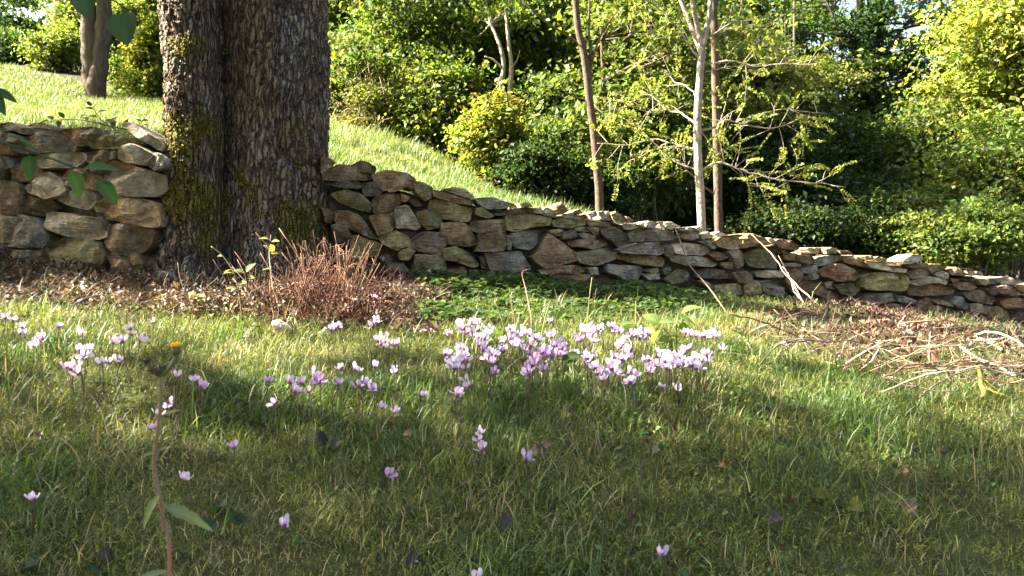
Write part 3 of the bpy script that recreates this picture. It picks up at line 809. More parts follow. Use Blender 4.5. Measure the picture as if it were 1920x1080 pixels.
def leafy(mb, c, rad, n, leaf, tint, r, clumps=40, yellow=0.05, var=0.22, flat=0.34, size=0.27, up=0.7, asp=0.58, shell=0.12, sprays=2.0):
    n = int(n * 1.5); leaf = leaf * .69; clumps = int(clumps * 1.5)
    p, i, cc, u = crown_points(c, rad, n, clumps, r, flat, shell, size)
    ct = np.exp(r.normal(0, 0.22, (clumps, 1))) * (1 + r.normal(0, 0.07, (clumps, 3)))
    t = tints(n, tint, r, var, yellow) * ct[i]
    leaves_mb(mb, p, leaf * np.exp(r.normal(0, 0.25, n)), t, asp, up, 0.15, 0.75, r, 0.12, 0.35 * u[i])
    m = int(clumps * sprays)                                  # leafy sprays that break the outline
    ci = r.integers(0, clumps, m); d = norm(u[ci] + r.normal(0, .45, (m, 3)) + [0, 0, .25]); Ls = r.uniform(.25, .75, m)
    f = np.linspace(.1, 1, 12)
    sp = cc[ci][:, None] + (d * Ls[:, None])[:, None] * f[None, :, None] * np.asarray(rad) + r.normal(0, leaf * .45, (m, 12, 3))
    sp[..., 2] -= (f ** 2)[None] * .22 * Ls[:, None] * rad[2]
    tt = np.repeat(tints(m, np.asarray(tint) * 1.15, r, .22, yellow), 12, axis=0)
    leaves_mb(mb, sp.reshape(-1, 3), leaf * np.exp(r.normal(0, .25, m * 12)), tt, asp, up, 0.15, .8, r, .12)
    return cc

def shrub(label, base, c, rad, n, leaf, tint, seed, name="woodland_shrub", cat="shrub", stems=13, stemcol='grey', group=None, straw=0, **kw):
    """a bush: stems from the ground into the clumps, leaves round them"""
    r = np.random.default_rng(seed)
    root = thing(name, label, cat, base, group)
    lf, st = MB(), MB()
    cc = leafy(lf, c, rad, n, leaf, GREEN[tint] if isinstance(tint, str) else tint, r, **kw)
    b = np.asarray(base, float)
    for k in range(stems):
        e = cc[k % len(cc)]
        s0 = b + np.array([r.normal(0, .12), r.normal(0, .12), -0.03]) * (0.4 + rad[0] * .4)
        m = (s0 + e) / 2 + r.normal(0, .12, 3) * rad[0]
        st.tube(spline([s0, m, e], 9), np.linspace(0.014, 0.004, 9) * (0.6 + rad[0] * 0.8), 5, BARKC[stemcol])
    if straw:
        pp, ii, _, _ = crown_points(c, np.asarray(rad) * 1.02, straw, 30, r)
        for q in pp:
            d = r.normal(0, 1, 3); d = d / np.linalg.norm(d) * r.uniform(.12, .4)
            st.tube(np.array([q, q + d * .5 + [0, 0, .03], q + d]), [0.004, .003, .0015], 3, np.array(GREEN['straw']) * r.uniform(.6, 1.2), False)
    st.build("stem", M_THINBARK, root)
    lf.build("foliage", M_LEAF, root)
    return root

def tree(label, trunks, crowns, seed, name="woodland_tree", bark='grey', branches=(), cat="tree", k=9, group=None, barkmat=None):
    """trunks: [(points, radius0, radius1)], crowns: [(centre, radii, n, leaf, tint, extra)]"""
    r = np.random.default_rng(seed)
    root = thing(name, label, cat, np.asarray(trunks[0][0][0], float), group)
    for pts, r0, r1 in trunks:
        mb = MB(); p = spline(pts, 40)
        p = p + 0.25 * r0 * fbm(p * 2.5 + seed, seed, 2)[:, None] * np.array([1, .6, 0])
        mb.tube(p, np.linspace(r0, r1, 40) * (1 + 0.08 * vnoise(p * 9, seed)), k, BARKC[bark])
        mb.build("trunk", barkmat or M_THINBARK, root)
    br = MB(); lf = MB()
    for pts, r0, r1 in branches:
        p = spline(pts, 14)
        br.tube(p, np.linspace(r0, r1, 14), 5, BARKC[bark])
    top = np.asarray(trunks[0][0][-1], float)
    for c, rad, n, leaf, tint, kw in crowns:
        cc = leafy(lf, c, rad, n, leaf, GREEN[tint], r, **kw)
        tp = spline(trunks[0][0], 20)
        for e in cc[:10]:
            s0 = tp[np.argmin(np.linalg.norm(tp - (e - [0, 0, .5 * rad[2]]), axis=1))]
            if np.linalg.norm(e - s0) > 6: continue
            br.tube(spline([s0, (s0 + e) / 2 + r.normal(0, .08, 3) * rad[0], e], 8), np.linspace(min(trunks[0][2] * .7, .016) + .004, .004, 8), 5, BARKC[bark])
    if br.n: br.build("branch", barkmat or M_THINBARK, root)
    if lf.n: lf.build("crown", M_LEAF, root)
    return root

def gp(px, Y, dz=0.0):
    X = (px - CX) / F_PX * Y
    return np.array([X, Y, float(gz(X, Y)) + dz])

# the meadow tree with two stems
b = gp(181, 14.0)
tree("two-stemmed brown tree standing alone in the sunny meadow behind the left wall",
     [([b - [.02, 0, .1], P(177, 150, 14), P(172, 100, 14), P(166, 50, 14), P(162, 0, 14), P(154, -160, 14), P(138, -300, 14)], .175, .10),
      ([b + [.05, -.03, -.1], P(185, 150, 13.95), P(188, 100, 14), P(193, 50, 14), P(198, -10, 14), P(212, -160, 14.1), P(240, -300, 14.2)], .165, .095)],
     [(P(60, -190, 14), (2.6, 2.2, 1.0), 6000, .14, 'mid', dict(clumps=50, yellow=.1)), (P(300, -180, 14.5), (2.2, 2, .9), 5000, .14, 'lime', dict(clumps=50)),
      (P(-40, -30, 15), (.7, 1, .35), 900, .13, 'dark', dict(clumps=16))],
     101, name="meadow_tree", bark='brown', barkmat=M_BARK, k=14)

# shrubs along the meadow's upper edge (from left to right)
EDGE = [  # px, py centre, depth, half width px, half height px, n, leaf, tint, label, extra
 (20, 95, 26, 70, 34, 2600, .17, 'dark', "dark clipped hedge at the far top edge of the meadow", {}),
 (105, 95, 23, 48, 52, 3600, .16, 'lime', "rounded light green bush at the top of the meadow left of the two-stemmed tree", dict(yellow=.2)),
 (30, 82, 30, 60, 22, 1500, .19, 'mid', "grey-green tree crowns beyond the hedge at the far left", {}),
 (148, 60, 27, 50, 75, 4200, .17, 'lime', "tall airy bush right behind the two-stemmed tree's left stem", dict(yellow=.15)),
 (228, 85, 18, 34, 85, 4200, .13, 'lime', "tall bright bush immediately to the right of the two-stemmed tree", dict(yellow=.25)),
 (262, 140, 15.5, 28, 48, 2200, .11, 'dark', "dark-hearted bush at the meadow edge under the yellow bush", {}),
 (292, 110, 15, 46, 85, 5200, .12, 'yellow', "yellow-leaved bush pressed against the left flank of the big trunk", dict(yellow=.3)),
 (250, 10, 21, 75, 60, 3600, .16, 'mid', "high green crown filling the gap above the yellow bush", {}),
 (120, 168, 13.9, 0, 0, 0, 0, '', '', {}),
]
for k, (px, py, Y, hw, hh, n, leaf, tint, lab, kw) in enumerate(EDGE):
    if not n: continue
    shrub(lab, gp(px, Y), P(px, py, Y), (hw / F_PX * Y, hw / F_PX * Y * .8, hh / F_PX * Y), n, leaf, tint, 200 + k, **kw)

# thicket right of the trunk
THICK = [
 (650, 125, 9.6, 48, 62, 3600, .085, 'blue', "blue-green glossy shrub just right of the big trunk", {}),
 (630, 180, 8.9, 40, 34, 1500, .06, 'lime', "pale dry undergrowth at the meadow edge beside the big trunk", dict(straw=150, yellow=.3)),
 (720, 205, 8.3, 60, 42, 2600, .055, 'olive', "straw-coloured tangle of dry stems along the meadow edge", dict(straw=260, yellow=.5)),
 (690, 30, 11.5, 95, 80, 7000, .12, 'mid', "leafy green shrub crown high behind the blue-green shrub", dict(yellow=.12)),
 (770, 110, 10.5, 80, 80, 6500, .10, 'mid', "dense mid green shrub behind the straw-coloured tangle", dict(yellow=.12)),
 (850, 20, 12, 100, 80, 7000, .12, 'mid', "broad leafy crown at the top of the picture above the twin pale stems", dict(yellow=.1)),
 (830, 200, 8.2, 62, 70, 6000, .075, 'lime', "bright green leafy shrub left of the yellow-green shrub", dict(yellow=.15)),
 (925, 262, 7.0, 56, 62, 6500, .06, 'yellow', "glowing yellow-green shrub at the lower end of the meadow", dict(yellow=.25)),
 (960, 130, 9.5, 80, 90, 6500, .095, 'mid', "green shrub behind the twin pale stems", dict(yellow=.15)),
 (1015, 330, 6.7, 56, 62, 5200, .055, 'dark', "dark green bush below the yellow-green shrub at the meadow's lower end", {}),
 (1055, 230, 8, 62, 90, 5500, .075, 'mid', "shaded green bush directly left of the leaning thin trunk", {}),
 (1040, 60, 10, 62, 80, 3800, .09, 'olive', "hanging curtain of dry tan vines behind the leaning thin trunk", dict(straw=420, yellow=.3)),
 (1185, 110, 9, 90, 115, 8500, .085, 'lime', "tall leafy shrub between the leaning thin trunk and the pale slender tree", dict(yellow=.1)),
 (1210, 290, 7.6, 95, 95, 8500, .07, 'mid', "deep green shrub filling the space low between the two slender trunks", {}),
 (1130, 360, 6.8, 50, 52, 3200, .055, 'dark', "low dark ivy-leaved bush at the foot of the leaning thin trunk", {}),
 (1395, 165, 9.5, 85, 95, 6500, .085, 'olive', "olive-green airy shrub behind the pale slender tree", dict(yellow=.1)),
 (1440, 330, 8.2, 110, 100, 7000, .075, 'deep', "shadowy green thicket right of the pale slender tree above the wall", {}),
 (1330, 20, 12, 90, 80, 4500, .11, 'mid', "high green crown behind the forked top of the pale slender tree", {}),
 (1555, 300, 9, 90, 90, 6000, .085, 'dark', "dim green bush left of the ivy-clad tree", {}),
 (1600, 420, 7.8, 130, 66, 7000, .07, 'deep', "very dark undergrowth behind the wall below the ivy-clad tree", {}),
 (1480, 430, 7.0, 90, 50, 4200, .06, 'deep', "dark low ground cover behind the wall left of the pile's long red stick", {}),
 (1745, 285, 9.5, 90, 90, 7500, .09, 'mid', "mid green shrub right of the ivy-clad tree", dict(yellow=.1)),
 (1910, 130, 8.2, 112, 150, 12500, .085, 'yellow', "sunlit yellow-green tree crown filling the upper right corner", dict(yellow=.2)),
 (1900, 330, 7.4, 115, 110, 9500, .075, 'lime', "leafy green bush at the right edge below the sunlit yellow-green crown", dict(yellow=.12)),
 (1830, 440, 6.4, 88, 66, 7500, .055, 'lime', "bright low bush with small pale leaves just behind the right end of the wall", dict(yellow=.1)),
 (1260, 400, 10.5, 110, 62, 5000, .10, 'dark', "dark undergrowth far behind the pale slender tree's foot", {}),
 (1400, 410, 11.5, 100, 60, 4200, .11, 'mid', "dim undergrowth far behind the slim grey trunk", {}),
 (1130, 250, 11.0, 90, 120, 5500, .11, 'mid', "tall dim shrub far behind the leaning thin trunk", {}),
 (900, 130, 13.0, 120, 100, 5500, .12, 'mid', "leafy bank far behind the twin pale stems", {}),
 (660, 80, 14.0, 110, 90, 4500, .13, 'mid', "leafy bank far behind the blue-green shrub", {}),
 (1510, 235, 12.5, 100, 62, 3600, .12, 'mid', "leafy bank behind the olive-green airy shrub", {}),
 (1725, 175, 12.8, 55, 50, 2600, .11, 'mid', "leafy crown far behind, right of the ivy-clad tree", {}),
 (1500, 30, 13.5, 60, 40, 1500, .11, 'mid', "loose leafy crown far behind, left of the ivy-clad tree", {}),
 (1780, 380, 9.5, 120, 110, 5500, .10, 'mid', "dim green bush behind the bright low bush at the right", {}),
 (1720, 430, 7.0, 70, 60, 4500, .06, 'mid', "green low bush between the dark undergrowth and the bright low bush", {}),
]
for k, (px, py, Y, hw, hh, n, leaf, tint, lab, kw) in enumerate(THICK):
    shrub(lab, gp(px, Y), P(px, py, Y), (hw / F_PX * Y * 1.15, hw / F_PX * Y * .95, hh / F_PX * Y * 1.12), n, leaf, tint, 300 + k, **dict(dict(clumps=46), **kw))

# tall airy trees whose loose boughs close the gaps, their tops above the frame
AIRY = [(700, 9.0, 2.6, 'mid', "airy tree with loose boughs just right of the big trunk"), (800, 10.0, 2.9, 'lime', "airy tree with loose boughs above the straw-coloured tangle"),
        (868, 9.6, 2.5, 'mid', "airy tree left of the twin pale stems"), (1015, 9.6, 2.6, 'lime', "airy tree between the twin pale stems and the leaning thin trunk"),
        (1140, 7.6, 2.3, 'mid', "airy tree right of the leaning thin trunk"), (1245, 8.6, 2.6, 'lime', "airy tree left of the pale slender tree"),
        (1400, 8.8, 2.4, 'olive', "airy tree right of the slim grey trunk"), (1500, 11.0, 2.0, 'olive', "airy tree halfway to the ivy-clad tree")]
for k, (px, Y, top, tint, lab) in enumerate(AIRY):
    r_ = np.random.default_rng(900 + k); b = gp(px, Y); hmax = 2.43 / 8 * Y
    cr = []
    for j in range(5):
        zc = b[2] + .5 + (hmax * 1.05 - b[2] - .5) * (j + .3) / 5
        if px > 1350 and zc > hmax * .75: continue
        cr.append((np.array([b[0] + r_.normal(0, .28), Y + r_.normal(0, .3), zc]), (r_.uniform(.55, .95), .7, r_.uniform(.14, .26)), 620, .085, tint, dict(clumps=12, yellow=.12, flat=.6, size=.3, shell=.05)))
    if px < 1200:
        cr.append((np.array([b[0] + .1, Y, hmax * 1.18]), (.9, .9, .35), 1600, .10, tint, dict(clumps=30)))
    tree(lab, [([b - [0, 0, .1], b + [r_.normal(0, .05), 0, 1.0], np.array([b[0] + r_.normal(0, .15), Y, hmax * 1.25])], .032, .014)], cr, 910 + k, bark='grey' if k % 2 else 'brown')

# twin pale stems
b = gp(935, 8.0)
tree("small tree with twin pale sunlit stems above the yellow-green shrub",
     [([b, P(938, 180, 8), P(943, 125, 8), P(938, 90, 8), P(920, 45, 8.1)], .030, .014), ([b + [.09, .05, 0], P(955, 190, 8), P(957, 120, 8), P(953, 80, 8), P(948, 20, 8.1)], .030, .014)],
     [(P(930, 30, 8.6), (.5, .5, .4), 900, .07, 'lime', dict(clumps=14))], 401, bark='pale',
     branches=[([P(942, 128, 8), P(925, 112, 8), P(908, 106, 8)], .014, .006), ([P(956, 130, 8), P(968, 115, 8), P(975, 95, 8)], .01, .004)])
# leaning thin trunk
b = gp(1125, 5.5)
tree("leaning thin dark trunk just behind the middle of the wall",
     [([b - [0, 0, .1], P(1122, 340, 5.5), P(1112, 240, 5.5), P(1104, 180, 5.5), P(1094, 100, 5.5), P(1083, 50, 5.5), P(1078, -20, 5.5), P(1065, -250, 5.5)], .030, .022)],
     [(P(1050, -330, 5.6), (1.0, 1.0, .8), 2500, .07, 'mid', dict(clumps=24))], 402, bark='brown',
     branches=[([P(1104, 175, 5.5), P(1108, 110, 5.5), P(1104, 60, 5.5), P(1106, -40, 5.6)], .011, .006), ([P(1106, 130, 5.5), P(1125, 70, 5.5), P(1160, 15, 5.6)], .008, .004),
               ([P(1100, 90, 5.5), P(1060, 65, 5.5), P(1010, 30, 5.4), P(975, -5, 5.4)], .009, .004), ([P(1110, 190, 5.5), P(1130, 210, 5.4), P(1165, 200, 5.4)], .006, .003),
               ([P(1110, 190, 5.5), P(1070, 178, 5.5), P(1045, 150, 5.5)], .006, .003)])

def robinia():
    """pale slender tree with long bare side branches carrying small paired leaflets"""
    Y = 5.2; r = np.random.default_rng(55)
    b = gp(1318, Y)
    root = thing("slender_tree", "pale slender tree with a forked top and long horizontal twiggy branches behind the wall", "tree", b)
    tk = MB()
    p = spline([b - [0, 0, .1], P(1314, 380, Y), P(1309, 300, Y), P(1308, 220, Y), P(1312, 150, Y), P(1317, 88, Y)], 40)
    tk.tube(p, np.linspace(.029, .022, 40) * (1 + .06 * vnoise(p * 20, 4)), 10, BARKC['pale'])
    for e in ([P(1317, 90, Y), P(1326, 50, Y), P(1332, 0, Y), P(1338, -200, Y + .1)], [P(1317, 92, Y), P(1308, 50, Y), P(1298, 0, Y - .05), P(1275, -180, Y)], [P(1316, 100, Y), P(1300, 60, Y + .05), P(1280, 10, Y + .1), P(1255, -60, Y + .1)]):
        tk.tube(spline(e, 16), np.linspace(.019, .011, 16), 8, BARKC['pale'])
    tk.build("trunk", M_THINBARK, root)
    lf = MB()
    B = [([(1320, 75), (1345, 60), (1375, 45), (1420, 50), (1455, 38), (1500, 5)], .9), ([(1345, 60), (1375, 55), (1410, 70), (1450, 85), (1490, 95)], .5),
         ([(1324, 120), (1370, 114), (1420, 124), (1475, 119), (1540, 122)], .9), ([(1322, 135), (1365, 126), (1410, 122), (1440, 112)], .5),
         ([(1312, 245), (1340, 238), (1362, 225), (1395, 232), (1430, 215), (1475, 205), (1545, 214)], 1.0), ([(1395, 232), (1425, 240), (1460, 238), (1500, 222)], .6), ([(1340, 238), (1365, 215), (1385, 205)], .5),
         ([(1312, 325), (1330, 310), (1355, 306), (1385, 318), (1420, 326), (1470, 340), (1530, 345), (1585, 352)], 1.1), ([(1385, 318), (1400, 340), (1430, 352), (1460, 356)], .6), ([(1420, 326), (1450, 322), (1500, 330)], .5),
         ([(1307, 235), (1280, 215), (1250, 205), (1222, 180), (1200, 170)], .8), ([(1308, 280), (1280, 275), (1255, 268), (1225, 280), (1190, 300)], .8), ([(1255, 268), (1225, 262), (1180, 270), (1120, 268)], .6),
         ([(1250, 205), (1230, 212), (1205, 195), (1160, 190), (1120, 180)], .6), ([(1312, 110), (1290, 85), (1262, 40), (1235, 15), (1190, -15)], .9), ([(1262, 40), (1225, 60), (1180, 64)], .5),
         ([(1308, 320), (1285, 310), (1250, 290), (1215, 255), (1180, 230)], .8), ([(1306, 180), (1285, 160), (1262, 150), (1245, 130)], .6)]
    for bi, (pts, sc) in enumerate(B):
        br = MB()
        dY = r.normal(0, .25)
        q = spline([P(x, y, Y + dY * i / len(pts)) for i, (x, y) in enumerate(pts)], 34)
        q[3:] += 0.010 * fbm(q[3:] * 11, bi, 2)[:, None]
        br.tube(q, np.linspace(.0085 * sc, .0022, 34), 6, BARKC['pale'])
        for k in range(int(13 * sc)):
            i = r.integers(6, 33); d = q[min(i + 1, 33)] - q[i]; d = d / np.linalg.norm(d)
            e = d * .5 + r.normal(0, .8, 3) * [.6, .6, .8]; e = e / np.linalg.norm(e) * r.uniform(.08, .26)
            tw = spline([q[i], q[i] + e * .55 + r.normal(0, .012, 3), q[i] + e + [0, 0, -.012]], 8)
            br.tube(tw, np.linspace(.0022, .0009, 8), 4, np.array(BARKC['pale']) * .95)
            for rep_ in range(2):                       # pinnate leaf: leaflets in pairs on a thin drooping rib
                ax = norm(e + r.normal(0, .10, 3) * [1, 1, .5]) * r.uniform(.07, .14); tw0 = tw[-1] if rep_ == 0 else tw[4]
                t = np.linspace(.15, 1, 7)[:, None]; s_ = tw0 + ax * t + np.array([0, 0, -.012]) * t ** 2
                sd = norm(np.cross(ax, [0, 0, 1.]))
                for sg in (-1, 1):
                    leaves_mb(lf, s_ + sd * sg * .013, .03, tints(7, GREEN['yellow'], r, .2) * 1.2, .5, .6, 0.05, .9, r)
        br.build("branch", M_THINBARK, root)
    o = lf.build("foliage", M_LEAF, root)
robinia()
b = gp(1347, 5.8)
tree("slim grey trunk standing close behind the pale slender tree",
     [([b - [0, 0, .1], P(1346, 380, 5.8), P(1344, 250, 5.8), P(1340, 100, 5.8), P(1338, -20, 5.8), P(1345, -260, 5.8)], .031, .024)],
     [(P(1380, -330, 5.9), (1.0, 1.0, .8), 2200, .07, 'mid', dict(clumps=24))], 403, bark='brown',
     branches=[([P(1344, 300, 5.8), P(1375, 260, 5.8), P(1400, 232, 5.9)], .008, .003), ([P(1345, 290, 5.8), P(1318, 250, 5.8), P(1290, 225, 5.8)], .008, .003), ([P(1346, 370, 5.8), P(1310, 340, 5.8), P(1270, 300, 5.8)], .009, .003)])

def ivy_tree():
    Y = 12.0; b = gp(1640, Y)
    root = tree("tall dark tree sheathed in ivy with sky showing through its thin crown",
        [([b, P(1640, 330, Y), P(1642, 200, Y), P(1640, 100, Y), P(1643, 0, Y), P(1648, -250, Y)], .145, .09), ([P(1632, 130, Y), P(1616, 60, Y), P(1610, 0, Y), P(1600, -150, Y)], .06, .04)],
        [(P(1530, 70, 12.6), (.72, .7, 0.40), 1700, .10, 'dark', dict(clumps=40, size=.16, shell=.5, sprays=1)), (P(1735, 50, 12.4), (.66, .7, .5), 1600, .10, 'mid', dict(clumps=36, size=.16, shell=.5, sprays=1)),
         (P(1560, 150, 12.4), (.9, .8, .18), 1700, .10, 'mid', dict(clumps=34, sprays=1)), (P(1700, 120, 12), (.62, .6, .26), 800, .10, 'dark', dict(clumps=16, size=.16, sprays=1)), (P(1620, -150, 12.4), (1.8, 1.4, .7), 2600, .12, 'dark', dict(clumps=30))],
        404, bark='dark',
        branches=[([P(1645, 120, Y), P(1680, 70, Y), P(1720, 20, Y), P(1760, -30, Y)], .035, .018), ([P(1575, 90, Y), P(1565, 40, Y), P(1545, -10, Y)], .022, .014), ([P(1640, 150, Y), P(1600, 120, Y), P(1560, 95, Y), P(1520, 60, Y)], .028, .012),
                  ([P(1650, 130, Y), P(1700, 100, Y), P(1745, 60, Y)], .025, .012), ([P(1643, 60, Y), P(1665, 20, Y), P(1690, -30, Y)], .025, .015), ([P(1560, 20, Y), P(1580, -20, Y)], .02, .02)])
    r = np.random.default_rng(9); iv = MB()
    for (x, y, hw, hh, n) in ((1638, 240, 30, 110, 4500), (1632, 150, 20, 50, 1300), (1640, 330, 55, 60, 3500), (1614, 60, 16, 60, 900), (1645, 40, 16, 60, 1100)):
        leafy(iv, P(x, y, Y - .1), (hw / F_PX * Y, .35, hh / F_PX * Y), n, .085, (0.022, .05, .014), r, clumps=40, var=.25, flat=1.0, size=.3, sprays=.3)
    iv.build("ivy_sleeve", M_LEAF, root)
ivy_tree()

# distant woodland that closes the view
def far_wood():
    r = np.random.default_rng(12); mb = MB()
    for px in np.arange(-120, 2150, 70):
        Y = r.uniform(21, 27) if px > 560 else r.uniform(30, 36)
        top = np.interp(px, [-120, 10, 30, 90, 130, 330, 600, 1400, 1470, 1760, 1820, 2150], [0, -60, 85, 85, -40, -160, -160, -120, 260, 260, -100, -100]) + r.normal(0, 8)
        g0 = gp(px, Y); bot = CY - g0[2] / Y * F_PX
        bot = max(bot, top + 60)
        cy = (top + bot) / 2; hh = (bot - top) / 2
        leafy(mb, P(px, cy, Y), (62 / F_PX * Y, 1.2, hh / F_PX * Y), int(220 + 1.8 * hh), .42, GREEN['mid' if r.random() < .6 else 'dark'], r, clumps=40, yellow=.06, size=.3)
    o = mb.build("distant_woodland", M_LEAF)
    tag(o, "distant woodland closing the view behind the shrubs and trees", "woodland", kind="stuff")
far_wood()

# trees out of the frame to the left whose shade falls over the foreground lawn
for k, (c, rad, n, lab) in enumerate([((-4.9, -0.3, 3.1), (2.3, 2.1, 1.75), 21000, "broad low leafy tree left of the lawn that shades the foreground grass"),
                                      ((-6.4, -0.3, 5.2), (2.8, 2.15, 2.1), 23000, "taller leafy tree behind the low one left of the lawn"),
                                      ((-4.2, -2.6, 4.2), (2.6, 2.0, 1.6), 7000, "leafy tree behind and left of the viewer"),
                                      ((-9.4, 0.15, 6.9), (2.6, 2.1, 2.3), 15000, "tall leafy tree farthest left of the lawn"),
                                      ((-5.6, 4.15, 2.45), (1.0, .62, .75), 1000, "unseen slim tree added to dapple the left wall and trunk foot")]):  # last tree: added out of view to throw dappled shade on wall and trunk
    b = np.array([c[0] - .4, c[1] - .3, float(front_z(c[0] - .4, c[1] - .3))])
    tree(lab, [([b, (b + np.array(c)) / 2 + [.1, 0, 0], np.array(c) + [0, 0, .5]], .13, .05)], [(c, rad, n, .185, 'mid', dict(clumps=110, size=.24, shell=.1, flat=.8))], 500 + k, bark='brown', barkmat=M_BARK)

# ------------------------------------------------------------------ lawn, meadow, litter
def blades(mb, base, length, width, tilt, tint, r, curve=0.6, seg=3, az=None):
    """curved tapering grass blades; seg segments each"""
    n = len(base)
    length = np.broadcast_to(length, (n,)); width = np.broadcast_to(width, (n,)); tilt = np.broadcast_to(tilt, (n,))
    az = r.uniform(0, 2 * np.pi, n) if az is None else az
    hd = np.stack([np.cos(az), np.sin(az), np.zeros(n)], -1)
    tw = az + np.pi / 2 + r.normal(0, .5, n)
    sd = np.stack([np.cos(tw), np.sin(tw), np.zeros(n)], -1)
    p = base.copy(); rows = []; a = tilt.copy(); cv = curve * r.uniform(.3, 1.6, n)
    for k in range(seg + 1):
        f = k / seg
        wk = width * (1 - f ** 1.6) * (0.75 + .5 * min(f * 2, 1) * (1 - f))
        if k == seg: rows.append(p[:, None])
        else: rows.append(np.stack([p - sd * (wk / 2)[:, None], p + sd * (wk / 2)[:, None]], 1))
        p = p + (hd * np.sin(a)[:, None] + np.array([0, 0, 1.]) * np.cos(a)[:, None]) * (length / seg)[:, None]
        a = a + cv / seg
    V = np.concatenate(rows, 1); m = V.shape[1]
    b = np.arange(n)[:, None] * m
    Q = [b + np.array([2 * k, 2 * k + 1, 2 * k + 3, 2 * k + 2]) for k in range(seg - 1)]
    T = b + np.array([2 * seg - 2, 2 * seg - 1, 2 * seg])
    mb.add(V.reshape(-1, 3), T, np.concatenate(Q) if Q else None, np.repeat(tint, m, axis=0))

def brush_mask(px, py):
    """where the heap of prunings lies (ground seen near px, py)"""
    m = np.clip((px - 1380) / 90, 0, 1) * np.clip((py - 575) / 10, 0, 1)
    return m * np.clip((np.interp(px, [1380, 1500, 1650, 1920, 2200], [650, 672, 712, 740, 770]) - py) / 12, 0, 1)
def litter_mask(px, py):
    a = np.clip((np.interp(px, [-400, 0, 200, 420, 480, 700, 820, 850], [585, 580, 592, 590, 606, 622, 640, 560]) - py) / 10, 0, 1) * (px < 850)
    return a
def cover_mask(px, py):
    return np.clip((px - 770) / 50, 0, 1) * np.clip((1400 - px) / 150, 0, 1) * np.clip((np.interp(px, [770, 1150, 1400], [618, 606, 596]) - py) / 8, 0, 1)

